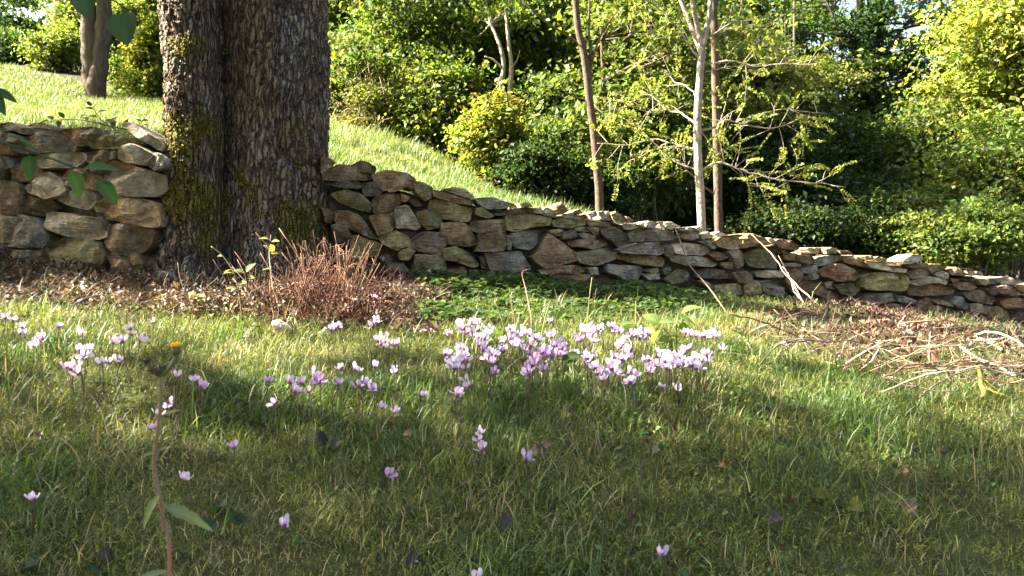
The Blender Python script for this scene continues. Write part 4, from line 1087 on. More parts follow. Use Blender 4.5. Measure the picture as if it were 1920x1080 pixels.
def lawn():
    r = np.random.default_rng(21)
    mb = MB()
    n = 860000
    Y = 0.80 + 3.9 * r.random(n) ** 0.85; X = r.uniform(-1, 1, n) * (0.66 * Y + 1.6)
    inside = (np.abs(X) < 0.66 * Y + .12) & (Y < 4.35)
    keep = (Y < wall_y(X) - 0.05) & (inside | (r.random(n) < .16))
    X, Y = X[keep], Y[keep]; Z = gz(X, Y)
    px, py = CX + X / Y * F_PX, CY - Z / Y * F_PX
    bm, lm, cm = brush_mask(px, py), litter_mask(px, py), cover_mask(px, py)
    q = np.stack([X, Y, Z * 0], -1)
    pat = fbm(q * 3.0, 71, 3); pat2 = fbm(q * 7.0, 72, 3)
    dens = (1 - np.maximum(.78 * bm, .92 * lm)) * (1 - .75 * cm) * np.clip(0.9 + .25 * pat2, .65, 1)
    keep = r.random(len(X)) < dens
    X, Y, Z, pat, pat2 = X[keep], Y[keep], Z[keep], pat[keep], pat2[keep]
    n = len(X)
    base = np.stack([X, Y, Z - .004 + 0.02 * r.random(n) ** 2], -1)
    L = np.exp(r.normal(np.log(0.025), .42, n)) * np.clip(1 + .45 * pat, .6, 1.7)
    tilt = np.abs(r.normal(0.75, .45, n))
    wd = L * 0.03 + r.uniform(.0009, .0020, n)
    out_ = np.abs(X) > 0.66 * Y + .12; wd[out_] *= 2.2; L[out_] *= 1.5
    g1 = tints(n, (0.104, 0.134, 0.030), r, .28)
    straw = r.random(n) < np.clip(.20 + .20 * pat2, .05, .5)
    g1[straw] = tints(int(straw.sum()), (0.26, 0.23, 0.11), r, .3)
    lush = np.clip(pat * 1.2, 0, 1)[:, None]
    g1 = g1 * (1 - .35 * lush * np.array([1, .3, .4]))
    blades(mb, base, L, wd, tilt, g1, r, 0.9, 2)
    # taller wisps
    n2 = 1500
    Y = 1.0 + 2.5 * r.random(n2) ** .8; X = r.uniform(-1, 1, n2) * (0.66 * Y + .2)
    Z = gz(X, Y); px, py = CX + X / Y * F_PX, CY - Z / Y * F_PX
    k = (np.maximum(brush_mask(px, py), litter_mask(px, py)) < .6) & (fbm(np.stack([X, Y, 0 * X], -1) * 2.6, 73, 2) > -0.15)
    b = np.stack([X, Y, Z - .005], -1)[k]
    tt = tints(len(b), (0.075, .12, .022), r, .25); s = r.random(len(b)) < .25; tt[s] = tints(int(s.sum()), (.26, .22, .11), r, .2)
    blades(mb, b, r.uniform(.06, .13, len(b)), r.uniform(.0022, .0042, len(b)), np.abs(r.normal(.3, .25, len(b))), tt, r, 1.0, 4)
    # tufts in the sun by the litter, and lush tufts of longer blades
    for (cx, cy, nn, ln, sp) in ((350, 640, 150, .13, .10), (420, 640, 110, .14, .10), (455, 630, 90, .12, .08), (110, 615, 150, .12, .13), (170, 610, 120, .10, .12), (60, 700, 160, .12, .14), (20, 760, 120, .13, .1),
                             (1120, 730, 260, .11, .16), (1010, 720, 120, .11, .1), (1290, 720, 150, .12, .12), (860, 850, 200, .11, .13), (1200, 770, 160, .10, .13), (170, 800, 160, .12, .12), (700, 820, 120, .09, .12),
                             (1480, 700, 130, .10, .14), (1600, 715, 160, .10, .16), (1330, 580, 220, .09, .22), (1420, 575, 200, .09, .2), (1250, 590, 120, .09, .15), (1440, 600, 100, .08, .15)):
        c = ground_hit(cx, cy); b = np.stack([c[0] + r.normal(0, sp, nn), c[1] + r.normal(0, sp * .8, nn)], -1)
        b = np.concatenate([b, gz(b[:, 0], b[:, 1])[:, None] - .005], 1)
        tt = tints(nn, (0.075, .13, .02), r, .25); s = r.random(nn) < .15; tt[s] = tints(int(s.sum()), (.28, .24, .12), r, .2)
        b = b[:int(nn * .6)]; tt = tt[:len(b)]; nn = len(b)
        blades(mb, b, ln * .6 * np.exp(r.normal(0, .3, nn)), r.uniform(.0025, .0048, nn), np.abs(r.normal(.35, .25, nn)), tt, r, .9, 4)
    # small creeping leaves and moss between the blades
    n3 = 60000
    Y = 0.95 + 2.4 * r.random(n3) ** .85; X = r.uniform(-1, 1, n3) * (0.66 * Y + .2); Z = gz(X, Y)
    px, py = CX + X / Y * F_PX, CY - Z / Y * F_PX
    k = (np.maximum(brush_mask(px, py), litter_mask(px, py)) < .5) & (fbm(np.stack([X, Y, 0 * X], -1) * 4, 75, 3) > -.1)
    c = np.stack([X, Y, Z + r.uniform(.003, .022, n3)], -1)[k]
    t = tints(len(c), (0.105, .13, .025), r, .3, .2)
    leaves_mb(mb, c, r.uniform(.005, .010, len(c)), t, .6, .8, 0, .9, r)
    # scattered patches of rounder weed leaves
    Y = 0.95 + 2.2 * r.random(9000) ** .85; X = r.uniform(-1, 1, 9000) * (0.66 * Y + .2); px, py = CX + X / Y * F_PX, CY - gz(X, Y) / Y * F_PX
    k = (fbm(np.stack([X, Y, 0 * X], -1) * 3.3, 78, 3) > .42) & (np.maximum(brush_mask(px, py), litter_mask(px, py)) < .5)
    c = np.stack([X, Y, gz(X, Y) + r.uniform(.012, .03, 9000)], -1)[k]
    leaves_mb(mb, c, r.uniform(.009, .019, len(c)), tints(len(c), (.055, .10, .025), r, .3, .1), .8, 1.3, 0, .55, r)
    o = mb.build("grass", M_GRASS)
    tag(o, "short unmown lawn of green and straw coloured blades in front of the wall", "grass", kind="stuff")
lawn()

def meadow():
    r = np.random.default_rng(22); mb = MB()
    n = 290000
    Y = np.exp(r.uniform(np.log(3.9), np.log(27), n)); a = r.uniform(-1.0, .12, n); X = a * Y
    seen = ((a > -.66) & (a < -.38)) | (a > -.27)
    k = (Y > wall_y(X) + .36) & (seen | (r.random(n) < .3))
    X, Y = X[k], Y[k]; Z = gz(X, Y)
    px = CX + X / Y * F_PX
    # the shrubs' front edge bounds it on the right
    edge = np.interp(px, [-600, 0, 60, 200, 330, 590, 700, 800, 900, 1000, 1080], [26, 25, 22, 18, 14.5, 9.6, 9, 8, 7, 6.2, 5.2])
    k = Y < edge
    X, Y, Z = X[k], Y[k], Z[k]; n = len(X)
    b = np.stack([X, Y, Z - .01], -1)
    pat = fbm(b * np.array([1.2, 1.2, 0]), 81, 3)
    t = tints(n, (0.108, .160, .05), r, .2); s = r.random(n) < np.clip(.08 + .2 * pat, .02, .4); t[s] = tints(int(s.sum()), (.24, .21, .10), r, .25)
    L = r.uniform(.035, .09, n) * (1 + .03 * Y) * np.clip(1 + .6 * fbm(b * np.array([2.5, 2.5, 0]), 83, 2), .5, 2.0)
    blades(mb, b, L, .0014 * Y ** .85 + .0012, np.abs(r.normal(.4, .3, n)), t, r, .8, 2)
    o = mb.build("meadow_grass", M_GRASS)
    tag(o, "sunny meadow grass rising behind the wall", "grass", kind="stuff")
meadow()

def clover_patch():
    r = np.random.default_rng(23); mb = MB()
    n = 26000
    Y = r.uniform(2.7, 4.5, n); X = r.uniform(-.7, 1.5, n)
    k = Y < wall_y(X) - .01; X, Y = X[k], Y[k]; Z = gz(X, Y)
    px, py = CX + X / Y * F_PX, CY - Z / Y * F_PX
    k = r.random(len(X)) < cover_mask(px, py) * np.clip(1.15 - (px - 1000) / 450, .12, 1)
    X, Y, Z = X[k], Y[k], Z[k]
    h = (.012 + .035 * np.clip(fbm(np.stack([X, Y, 0 * X], -1) * 3, 91, 2) + .5, 0, 1.2)) * np.sqrt(r.random(len(X)))
    c = np.stack([X, Y, Z + h + .004], -1)
    leaves_mb(mb, c, r.uniform(.018, .034, len(c)), tints(len(c), (.05, .088, .028), r, .25, .05), .85, 1.5, 0.05, .5, r, .08)
    o = mb.build("ground_ivy", M_LEAF)
    tag(o, "low mat of small round green leaves in the shade at the foot of the wall", "ground cover", kind="stuff")
clover_patch()

def litter():
    r = np.random.default_rng(24)
    def scatter(name, lab, n, maskf, xr, yr, hmax, pal, size, cat):
        mb = MB()
        X = r.uniform(*xr, n); Y = r.uniform(*yr, n)
        k = Y < wall_y(X) - .02; X, Y = X[k], Y[k]; Z = gz(X, Y)
        px, py = CX + X / Y * F_PX, CY - Z / Y * F_PX
        k = r.random(len(X)) < maskf(px, py); X, Y, Z = X[k], Y[k], Z[k]; n = len(X)
        hump = np.clip(fbm(np.stack([X, Y, 0 * X], -1) * 2.5, 95, 3) * .6 + .4, 0, 1.2)
        c = np.stack([X, Y, Z + hmax * hump * r.random(n) + .004], -1)
        pi = r.choice(len(pal), n); t = np.asarray(pal)[pi] * np.exp(r.normal(0, .3, (n, 1)))
        half = n // 2
        leaves_mb(mb, c[:half], size * np.exp(r.normal(0, .35, half)), t[:half], .5, .6, 0.1, 1.0, r, .2)
        # thin straws and broken twigs among the leaves
        blades(mb, c[half:], r.uniform(.03, .10, n - half), r.uniform(.0015, .0035, n - half), r.uniform(.9, 1.6, n - half), t[half:], r, .3, 3)
        o = mb.build(name, M_DRY); tag(o, lab, cat, kind="stuff")
    scatter("leaf_litter", "brown leaf litter and broken straw at the foot of the left wall and trunk", 34000, lambda px, py: litter_mask(px, py), (-3.8, -.2), (2.6, 4.0), .05,
            [(.08, .053, .032), (.055, .035, .022), (.13, .088, .053), (.042, .028, .019), (.21, .16, .105), (.07, .038, .023)], .026, "leaf litter")
    red = lambda px, py: brush_mask(px, py) * np.exp(-((px - 1665) / 95) ** 2) * np.clip((700 - py) / 20, 0, 1)
    scatter("brush_litter", "reddish dead leaves inside the heap of prunings", 26000, red, (.5, 3.2), (2.3, 4.7), .10,
            [(.09, .04, .025), (.12, .054, .032), (.065, .031, .021), (.045, .029, .02), (.15, .095, .06)], .020, "leaf litter")
    scatter("twig_litter", "grey-brown twig litter and straw under the heap of prunings", 26000, lambda px, py: brush_mask(px, py) * .8, (.5, 3.4), (2.3, 4.9), .07,
            [(.06, .043, .029), (.043, .031, .022), (.09, .067, .045), (.16, .125, .082), (.033, .025, .018), (.055, .05, .024)], .016, "leaf litter")
litter()

# ------------------------------------------------------------------ cyclamen
def cyclamen_parts(r, detail):
    """five petals swept up from a dark mouth; nose at the origin, opening upwards; about 22 mm tall"""
    pet = []
    ph = r.uniform(0, 2 * np.pi)
    for k in range(5):
        a = ph + k * 2 * np.pi / 5 + r.normal(0, .12)
        nu, nv = 4, 7
        h = np.linspace(0, 1, nv); L = .0235 * r.uniform(.85, 1.15)
        lean = r.uniform(.10, 1.0); twist = r.uniform(-1.2, 1.2)
        rad = np.array([math.cos(a), math.sin(a), 0]); tan = np.array([-math.sin(a), math.cos(a), 0])
        V = []; col = []
        for v in h:
            wv = .0074 * (np.interp(v, [0, .25, .6, .85, 1], [.42, .62, 1.0, .85, .12]))
            ctr = rad * (.0032 + L * (math.sin(lean) * v + .10 * math.sin(v * 3.1))) + np.array([0, 0, L * (v * math.cos(lean)) - .002 * math.sin(v * 3.14)])
            tw = twist * v
            s = tan * math.cos(tw) + rad * math.sin(tw)
            for u in np.linspace(-1, 1, nu):
                V.append(ctr + s * u * wv + rad * (.0022 * u * u * (1 - .4 * v)))
                col.append(v)
        q = [(i * nu + j, i * nu + j + 1, (i + 1) * nu + j + 1, (i + 1) * nu + j) for i in range(nv - 1) for j in range(nu - 1)]
        pet.append((np.array(V) * .62, q, np.array(col)))
    return pet
def place_cyclamen(px, py, label, group, seed, shade=0, detail=False, scale=1.0, hgt=None):
    r = np.random.default_rng(seed)
    h = hgt or r.uniform(.065, .10)
    c = ground_hit(px, py, h)
    b = np.array([c[0] + r.normal(0, .012), c[1] + r.normal(0, .012), 0]); b[2] = float(gz(b[0], b[1]))
    root = thing("cyclamen", label, "flower", b, group)
    tilt = r.normal(0, .42, 2)
    Rm = np.array([[1, 0, tilt[0]], [0, 1, tilt[1]], [-tilt[0], -tilt[1], 1]])
    nose = c + np.array([0, 0, -.010 * scale])
    base = np.array([(0.62, .49, .65), (.69, .58, .71), (.50, .35, .54), (.76, .68, .77)][r.choice(4, p=[.05, .3, 0, .65] if 'white' in label else ([.25, .55, 0, .2] if 'pale' in label else ([.25, .05, .7, 0] if any(q_ in label for q_ in ('mauve', 'violet', 'magenta', 'purple', 'deep')) else [.6, .3, .05, .05])))])
    deep = np.array([.40, .17, .39])
    top = nose + Rm @ np.array([0, 0, -.002]) * scale
    st = MB().tube(spline([b - [0, 0, .01], b * .45 + top * .55 + r.normal(0, .006, 3), top + np.array([.004, 0, .006]), top + [0.001, 0, .001]], 9), np.linspace(.0013, .0010, 9), 5, (.10, .075, .05))
    st.build("stem", M_STEM, root)
    petals = cyclamen_parts(r, detail)
    allp = MB()
    for V, q, cv in petals:
        V = (V * scale) @ Rm.T + nose
        k = np.clip((cv - .06) / .34, 0, 1)[:, None]
        col = deep * (1 - k) + base * k * (1 + r.normal(0, .03))
        if detail: MB().add(V, None, q, col).build("petal", M_PETAL, root)
        else: allp.add(V, None, q, col)
    # rounded calyx and nose
    ball = MB(); a = np.linspace(0, 2 * np.pi, 8, endpoint=False)
    zz = np.linspace(-1, 1, 6)
    ring = np.stack([np.stack([np.cos(a) * math.sqrt(1 - z * z * .98) * .0036, np.sin(a) * math.sqrt(1 - z * z * .98) * .0036, np.full(8, z * .0034)], -1) for z in zz]).reshape(-1, 3)
    idx = np.arange(48).reshape(6, 8); nx = np.roll(idx, -1, 1)
    q = np.stack([idx[:-1], nx[:-1], nx[1:], idx[1:]], -1).reshape(-1, 4)
    ball.add(ring * scale @ Rm.T + nose, None, q, (.30, .09, .27))
    ball.build("nose", M_PETAL, root)
    if not detail: allp.build("petals", M_PETAL, root)
    return root

CY = CY
near = [  # single flowers in the shaded foreground and others standing on their own
 (437, 830, "mauve cyclamen with spread petals standing alone in the half-shaded grass right of the hairy stem"),
 (344, 889, "mauve cyclamen just right of the hairy stem with a fallen-down white petal"),
 (62, 927, "white-tinged cyclamen in the dark grass at the far left"),
 (532, 976, "pale lilac open cyclamen in the dark grass right of the hairy stem's long leaf"),
 (727, 882, "lilac cyclamen alone in the shaded grass below the middle"),
 (901, 804, "topmost and palest flower of the stacked trio of cyclamen in the middle of the lawn"),
 (898, 818, "middle flower of the stacked trio of cyclamen in the middle of the lawn"),
 (906, 833, "lowest flower of the stacked trio of cyclamen in the middle of the lawn"),
 (985, 852, "deep pink cyclamen alone to the right of the stacked trio"),
 (1240, 1030, "mauve pink cyclamen in the dark grass at the lower right"),
 (893, 1077, "pale cyclamen cut off by the bottom edge of the photograph"),
 (319, 752, "pale pink cyclamen touching the right side of the hairy stem"),
 (296, 770, "half-hidden cyclamen behind the upper hairy stem"),
 (291, 793, "violet cyclamen bud touching the left side of the hairy stem"),
 (505, 708, "rounded lilac cyclamen alone left of the group of violet cyclamen"),
 (515, 749, "tiny white cyclamen bud in the sunny grass"),
 (577, 727, "broad violet heart-shaped cyclamen lowest in its group"),
 (639, 684, "first from the left of the row of four upright white-pink cyclamen"),
 (665, 685, "second from the left of the row of four upright white-pink cyclamen"),
 (703, 680, "third from the left of the row of four upright white-pink cyclamen, the tallest"),
 (741, 691, "last on the right of the row of four upright white-pink cyclamen"),
 (716, 757, "pale cyclamen on a long pale stalk at the edge of the shade"),
 (740, 765, "pale lilac cyclamen bud right of the one on the long pale stalk"),
 (794, 735, "single pale pink cyclamen between the row of four and the dense drift"),
 (655, 535, "faint lilac cyclamen in front of the reddish dry shrub"),
 (699, 552, "purple round cyclamen at the right edge of the reddish dry shrub"),
 (1470, 642, "single white cyclamen in front of the heap of prunings"),
 (1355, 648, "rightmost pink cyclamen of the dense drift, leaning over bare litter"),
 (1033, 598, "lilac cyclamen bud above the back of the dense drift"),
 (1137, 601, "drooping mauve cyclamen at the back of the drift beside the big pale leaves"),
 (842, 621, "small white cyclamen at the left end of the drift standing over brown litter"),
 (872, 706, "small lilac cyclamen low in front of the drift's left end"),
 (928, 691, "deep mauve cyclamen lowest in front of the drift's left half"),
 (287, 598, "small pink cyclamen in the brown litter at the foot of the left wall"),
 (110, 607, "small white cyclamen in front of the green grass tufts below the left wall"),
 (153, 621, "white cyclamen in sunny grass at the left"),
 (72, 631, "deep magenta cyclamen among paler ones at the left"),
 (1240, 719, "white cyclamen, left of the two in the grass below the right half of the drift"),
 (1268, 722, "white cyclamen, right of the two in the grass below the right half of the drift"),
]
for i, (x, y, lab) in enumerate(near):
    place_cyclamen(x, y, lab, "cyclamen flowers on the lawn", 7000 + i, detail=(y > 780), scale=1.0 if y > 780 else .95)
CLUSTERS = [
 ("white cyclamen of the small group at the far left edge of the lawn", [(9, 589), (24, 594), (39, 606), (38, 618)]),
 ("pale cyclamen beside the deep magenta one at the left", [(80, 628), (64, 641)]),
 ("white-pink cyclamen of the cluster on the sunny lawn at the left", [(150, 649), (160, 655), (168, 647), (157, 662), (188, 673), (201, 672), (221, 669)]),
 ("white-pink cyclamen of the group below the left wall's end stones", [(212, 634), (222, 630), (229, 633), (243, 609), (246, 620), (263, 630)]),
 ("lilac cyclamen of the little group lowest in the left cluster", [(125, 680), (131, 684), (143, 680), (147, 692)]),
 ("pink cyclamen in the sunny grass right of the yellow flower head", [(331, 697), (365, 706), (376, 717), (382, 720)]),
 ("white-pink cyclamen in front of the reddish dry shrub's left foot", [(626, 607), (621, 612), (634, 606)]),
 ("white cyclamen of the low group under the reddish dry shrub's right end", [(708, 632), (720, 631), (715, 640), (735, 638), (743, 639)]),
 ("small white cyclamen among dark twigs at the right end of the dry shrub", [(705, 596), (700, 603)]),
 ("violet cyclamen of the group in the middle of the sunny lawn", [(543, 709), (565, 709), (590, 703), (597, 709), (553, 725)]),
 ("pale cyclamen in the flat group below the row of four", [(634, 712), (672, 716), (685, 712), (699, 723)]),
 ("pale cyclamen in the grass just left of the drift's lower edge", [(857, 728), (880, 716)]),
 ("white-pink cyclamen at the upper left corner of the dense drift", [(860, 603), (868, 610), (880, 606), (890, 600), (897, 601), (875, 618), (888, 624), (896, 612), (912, 618), (908, 628)]),
 ("white cyclamen at the lower left corner of the dense drift", [(862, 648), (875, 655), (865, 662), (852, 672), (838, 658), (845, 675), (848, 682), (875, 668), (858, 668), (872, 684)]),
 ("pale cyclamen in the left half of the dense drift", [(955, 615), (963, 613), (970, 620), (957, 628), (973, 635), (983, 648), (981, 618), (993, 622), (1003, 628), (942, 634), (938, 650), (946, 650), (905, 648), (920, 652), (928, 660), (912, 665), (920, 672), (995, 640), (965, 642)]),
 ("mauve cyclamen in the middle of the dense drift", [(1034, 620), (1052, 634), (1036, 642), (1030, 655), (1025, 660), (1034, 664), (1060, 652), (1064, 662), (996, 658), (1003, 668), (1000, 676), (990, 684), (1018, 683), (990, 694), (1050, 644), (1045, 658), (1010, 662)]),
 ("pale mauve cyclamen at the back of the dense drift", [(1085, 632), (1082, 625), (1090, 614), (1097, 611), (1103, 615), (1112, 618), (1121, 614), (1145, 606), (1113, 634)]),
 ("mauve cyclamen at the drift's back beside the big pale leaves", [(1160, 615), (1185, 620), (1192, 622), (1200, 616), (1212, 618), (1198, 628), (1178, 628), (1206, 624)]),
 ("white-pink cyclamen right of the middle of the dense drift", [(1078, 656), (1095, 658), (1100, 662), (1113, 660), (1115, 682), (1122, 690), (1128, 696), (1130, 704), (1145, 684), (1150, 672), (1160, 666), (1155, 690), (1170, 668), (1177, 664), (1167, 638), (1182, 648), (1138, 690), (1140, 676)]),
 ("small white cyclamen low in front of the middle of the drift", [(1180, 710), (1187, 709), (1182, 692)]),
 ("white cyclamen massed at the right end of the dense drift", [(1215, 668), (1217, 682), (1220, 690), (1235, 656), (1243, 662), (1252, 660), (1258, 672), (1246, 670), (1265, 668), (1276, 662), (1282, 655), (1270, 680), (1255, 684), (1290, 670), (1300, 666), (1296, 678), (1312, 676), (1326, 670), (1322, 660), (1280, 676), (1305, 684), (1236, 676)]),
 ("white cyclamen in the back row at the right end of the drift", [(1285, 618), (1302, 622), (1320, 624), (1325, 620), (1338, 622), (1344, 625)]),
]
sd = 8000
for lab0, pts in CLUSTERS:
    if "drift" in lab0:                              # flowers standing half behind the others in the thick of the drift
        re = np.random.default_rng(len(lab0) + len(pts))
        pts = pts + [(x + int(re.integers(-9, 10)), y + int(re.integers(-8, 5))) for (x, y) in pts[::2]]
        pts = list(dict.fromkeys(pts))
    mx, my = (min(p[0] for p in pts) + max(p[0] for p in pts)) / 2, float(np.median([p[1] for p in pts])); wx = (max(p[0] for p in pts) - min(p[0] for p in pts)) / 2
    E = {min(pts)[:2]: "leftmost", max(pts)[:2]: "rightmost"}
    E.setdefault(min(pts, key=lambda q: q[1]), "topmost"); E.setdefault(max(pts, key=lambda q: q[1]), "lowest")
    for (x, y) in pts:
        sd += 1
        if (x, y) in E: lab = E[(x, y)] + " " + lab0
        elif len(pts) > 9: lab = lab0 + ", " + ("upper" if y < my else "lower") + (" left part" if x < mx - wx / 3 else (" right part" if x > mx + wx / 3 else " middle part"))
        else: lab = lab0
        place_cyclamen(x, y, lab, "cyclamen flowers on the lawn", sd, scale=1.1, hgt=np.random.default_rng(sd).uniform(.08, .12))

# ------------------------------------------------------------------ reddish dry shrub at the trunk's foot
def dry_shrub():
    r = np.random.default_rng(31)
    b = ground_hit(610, 590); b[2] = float(gz(b[0], b[1]))
    root = thing("dry_shrub", "cut-back shrub of upright reddish dry twigs at the foot of the big trunk", "shrub", b)
    Yc = b[1]
    for k in range(120):
        px = r.normal(610, 55); py0 = r.uniform(560, 612)
        px = min(max(px, 470), 740)
        g = ground_hit(px, py0)
        H = r.uniform(.07, .30) * np.exp(-((px - 610) / 110) ** 2 * .6)
        lean = (px - 610) / 330 + r.normal(0, .34)
        top = g + np.array([lean * H, r.normal(0, .05), H])
        mid = (g + top) / 2 + r.normal(0, .008, 3)
        rr = r.uniform(.0014, .0032)
        mb = MB().tube(spline([g - [0, 0, .01], mid, top], 7), np.linspace(rr, rr * .6, 7), 5, np.array([(.13, .058, .030), (.19, .095, .05), (.085, .036, .024), (.26, .16, .085)][r.choice(4, p=[.4, .25, .25, .1])]) * r.uniform(.8, 1.2))
        for s in range(r.integers(1, 4)):
            f = r.uniform(.35, .9); p0 = g * (1 - f) + top * f; d = r.normal(0, 1, 3) * [.7, .5, .5] + [0, 0, .4]
            d = d / np.linalg.norm(d) * r.uniform(.02, .07)
            mb.tube(np.array([p0, p0 + d * .6 + r.normal(0, .003, 3), p0 + d]), [rr * .55, rr * .45, rr * .3], 4, (.20, .11, .065), False)
        mb.build("twig", M_TWIG, root)
    fine, lf = MB(), MB()
    for k in range(900):
        px = r.normal(620, 66); py0 = r.uniform(556, 628); g = ground_hit(px, py0)
        p0 = g + np.array([0, 0, abs(r.normal(0, .05))]) + r.normal(0, .02, 3) * [1, 1, 0]
        d = r.normal(0, 1, 3) * [1, .8, .7] + [0, 0, .35]; d = d / np.linalg.norm(d) * r.uniform(.03, .11)
        fine.tube(np.array([p0, p0 + d * .5 + r.normal(0, .006, 3), p0 + d]), [.0013, .0010, .0006], 3, np.array((.075, .034, .021)) * r.uniform(.6, 1.5), False)
    o = fine.build("fine_twigs", M_TWIG, root); o["kind"] = "stuff"
    n = 1500
    px = r.normal(620, 74, n); py0 = r.uniform(560, 630, n)
    c = np.array([ground_hit(a, q) for a, q in zip(px[:600], py0[:600])]); c = c[r.integers(0, 600, n)] + r.normal(0, .02, (n, 3)); c[:, 2] = gz(c[:, 0], c[:, 1]) + np.abs(r.normal(0, .045, n))
    pal = np.array([(.085, .038, .023), (.12, .06, .034), (.05, .027, .018), (.24, .17, .08)])
    leaves_mb(lf, c, r.uniform(.012, .026, n), pal[r.choice(4, n, p=[.4, .3, .2, .1])] * np.exp(r.normal(0, .25, (n, 1))), .55, .3, 0, 1, r, .25)
    o = lf.build("dead_leaves", M_DRY, root); o["kind"] = "stuff"
dry_shrub()

def foot_stems():
    r = np.random.default_rng(36)
    b = ground_hit(420, 600); b[2] = float(gz(b[0], b[1]))
    root = thing("dry_weed", "sparse thin dry stems standing in the litter before the big trunk's foot", "shrub", b)
    for k in range(60):
        px = r.uniform(300, 530); g = ground_hit(px, r.uniform(560, 612)); H = r.uniform(.03, .17)
        top = g + np.array([r.normal(0, .35) * H, r.normal(0, .3) * H, H]); rr = r.uniform(.0009, .0019)
        mb = MB().tube(spline([g - [0, 0, .01], (g + top) / 2 + r.normal(0, .014, 3), top], 8), np.linspace(rr, rr * .5, 8), 4, np.array([(.10, .065, .045), (.20, .145, .09), (.07, .05, .035), (.28, .23, .15)][r.choice(4)]) * r.uniform(.7, 1.2))
        if r.random() < .5:
            f = r.uniform(.4, .8); p0 = g * (1 - f) + top * f; d = norm(r.normal(0, 1, 3) + [0, 0, .4]) * r.uniform(.02, .06)
            mb.tube(np.array([p0, p0 + d * .5 + r.normal(0, .005, 3), p0 + d]), [rr * .6, rr * .5, rr * .3], 3, (.12, .08, .055), False)
        mb.build("twig", M_TWIG, root)
    lf = MB(); c = np.array([ground_hit(r.uniform(290, 560), r.uniform(548, 604)) for k in range(260)]); c = c[r.integers(0, 260, 1500)] + r.normal(0, .02, (1500, 3))
    c[:, 2] = gz(c[:, 0], c[:, 1]) + np.abs(r.normal(0, .03, 1500))
    pal = np.array([(.085, .05, .032), (.13, .085, .05), (.055, .036, .025), (.22, .17, .10)])
    leaves_mb(lf, c, r.uniform(.012, .03, 1500), pal[r.choice(4, 1500)] * np.exp(r.normal(0, .25, (1500, 1))), .5, .4, 0, 1, r, .25)
    o = lf.build("dead_leaves", M_DRY, root); o["kind"] = "stuff"
foot_stems()

def leafy_shoot(name, label, cat, pts, rad, leafpos, leafsize, tint, seed, stemcol=(.12, .10, .05), aspect=.62, group=None, mat=None):
    """one stem and its separate leaves, each leaf an object"""
    r = np.random.default_rng(seed)
    p = spline(pts, 24)
    root = thing(name, label, cat, p[0], group)
    MB().tube(p, np.linspace(rad, rad * .45, 24), 6, stemcol).build("stem", M_STEM, root)
    for k, (f, dx, dz, sc) in enumerate(leafpos):
        i = min(int(f * 23), 22); a = p[i]
        d = norm(np.array([dx, r.normal(0, .35), dz])); L = leafsize * sc
        big_leaf(root, a, d, L, aspect, np.array(tint) * r.uniform(.8, 1.2), r, mat)
    return root

def big_leaf(root, a, d, L, aspect, tint, r, mat=None, name="leaf", petiole=.18, droop=.25, serr=0.0, up=None):
    """pointed oval leaf with a folded midrib, a short stalk and a curved blade"""
    up = np.array([r.normal(0, .4), -.6 + r.normal(0, .3), 1.0]) if up is None else np.asarray(up, float)
    s = norm(np.cross(d, up)); nn = np.cross(s, d)
    nv = 9; V = []; col = []
    for v in np.linspace(0, 1, nv):
        wv = L * aspect * .5 * (math.sin(math.pi * min(v ** .8, 1)) ** .85 if v < 1 else 0) + 1e-5
        ctr = a + d * (petiole * L + v * L) - nn * (droop * L * v * v)
        z = serr * wv * (1 if int(v * 8) % 2 else -1)
        for u in (-1, -.5, 0, .5, 1):
            V.append(ctr + s * u * (wv + z) + nn * (abs(u) * wv * .35)); col.append(tint * (1.25 if u == 0 else 1.0))
    q = [(i * 5 + j, i * 5 + j + 1, (i + 1) * 5 + j + 1, (i + 1) * 5 + j) for i in range(nv - 1) for j in range(4)]
    mb = MB().add(np.array(V), None, q, np.array(col))
    mb.tube(np.array([a, a + d * petiole * L * 1.05]), [L * .018, L * .014], 4, tint * .9, False)
    return mb.build(name, mat or M_LEAF, root)

G0 = (.085, .13, .03)
# shoots with pale leaves between the trunk and the dry shrub
g = ground_hit(455, 605)
leafy_shoot("bramble_shoot", "arching green shoot with pale oval leaves in front of the big trunk", "plant",
            [g, P(450, 560, g[1]), P(440, 515, g[1] + .02), P(418, 480, g[1] + .04), P(396, 462, g[1] + .05)], .0032,
            [(.35, -1, .25, 1), (.42, 1, .4, .9), (.55, -1, .1, .9), (.6, -1, -.3, .9), (.75, -.9, .2, .7)], .034, (.16, .19, .05), 41)
g = ground_hit(480, 600)
leafy_shoot("bramble_shoot", "upright shoot whose pale leaves fork above the reddish litter beside the arching shoot", "plant",
            [g, P(470, 560, g[1]), P(462, 525, g[1]), P(458, 510, g[1])], .0028,
            [(.6, -1, .2, 1), (.7, 1, .3, .9), (.95, .7, .9, 1.2), (.95, -.9, .4, 1.0), (.85, 1, -.1, .9)], .036, (.17, .20, .06), 42)
g = ground_hit(372, 600)
leafy_shoot("seedling", "small seedling with two bright green leaves at the trunk's left foot", "plant",
            [g, P(372, 570, g[1]), P(371, 552, g[1])], .002, [(.9, -.8, .4, 1), (.95, .9, .1, 1), (.8, .5, -.5, .8)], .034, (.15, .22, .04), 43)
g = ground_hit(520, 590)
leafy_shoot("bramble_shoot", "thin brown stem with yellowing round leaves against the dark hollow of the trunk", "plant",
            [g, P(512, 540, g[1]), P(505, 480, g[1] + .1), P(508, 440, g[1] + .15)], .0026,
            [(.55, -1, .1, 1), (.7, 1, .2, .9), (.78, -.6, .7, .9), (.88, 1, .3, 1), (.95, -1, .3, 1.1), (.9, .2, -.8, 1.1)], .032, (.20, .22, .05), 44, (.16, .09, .05))
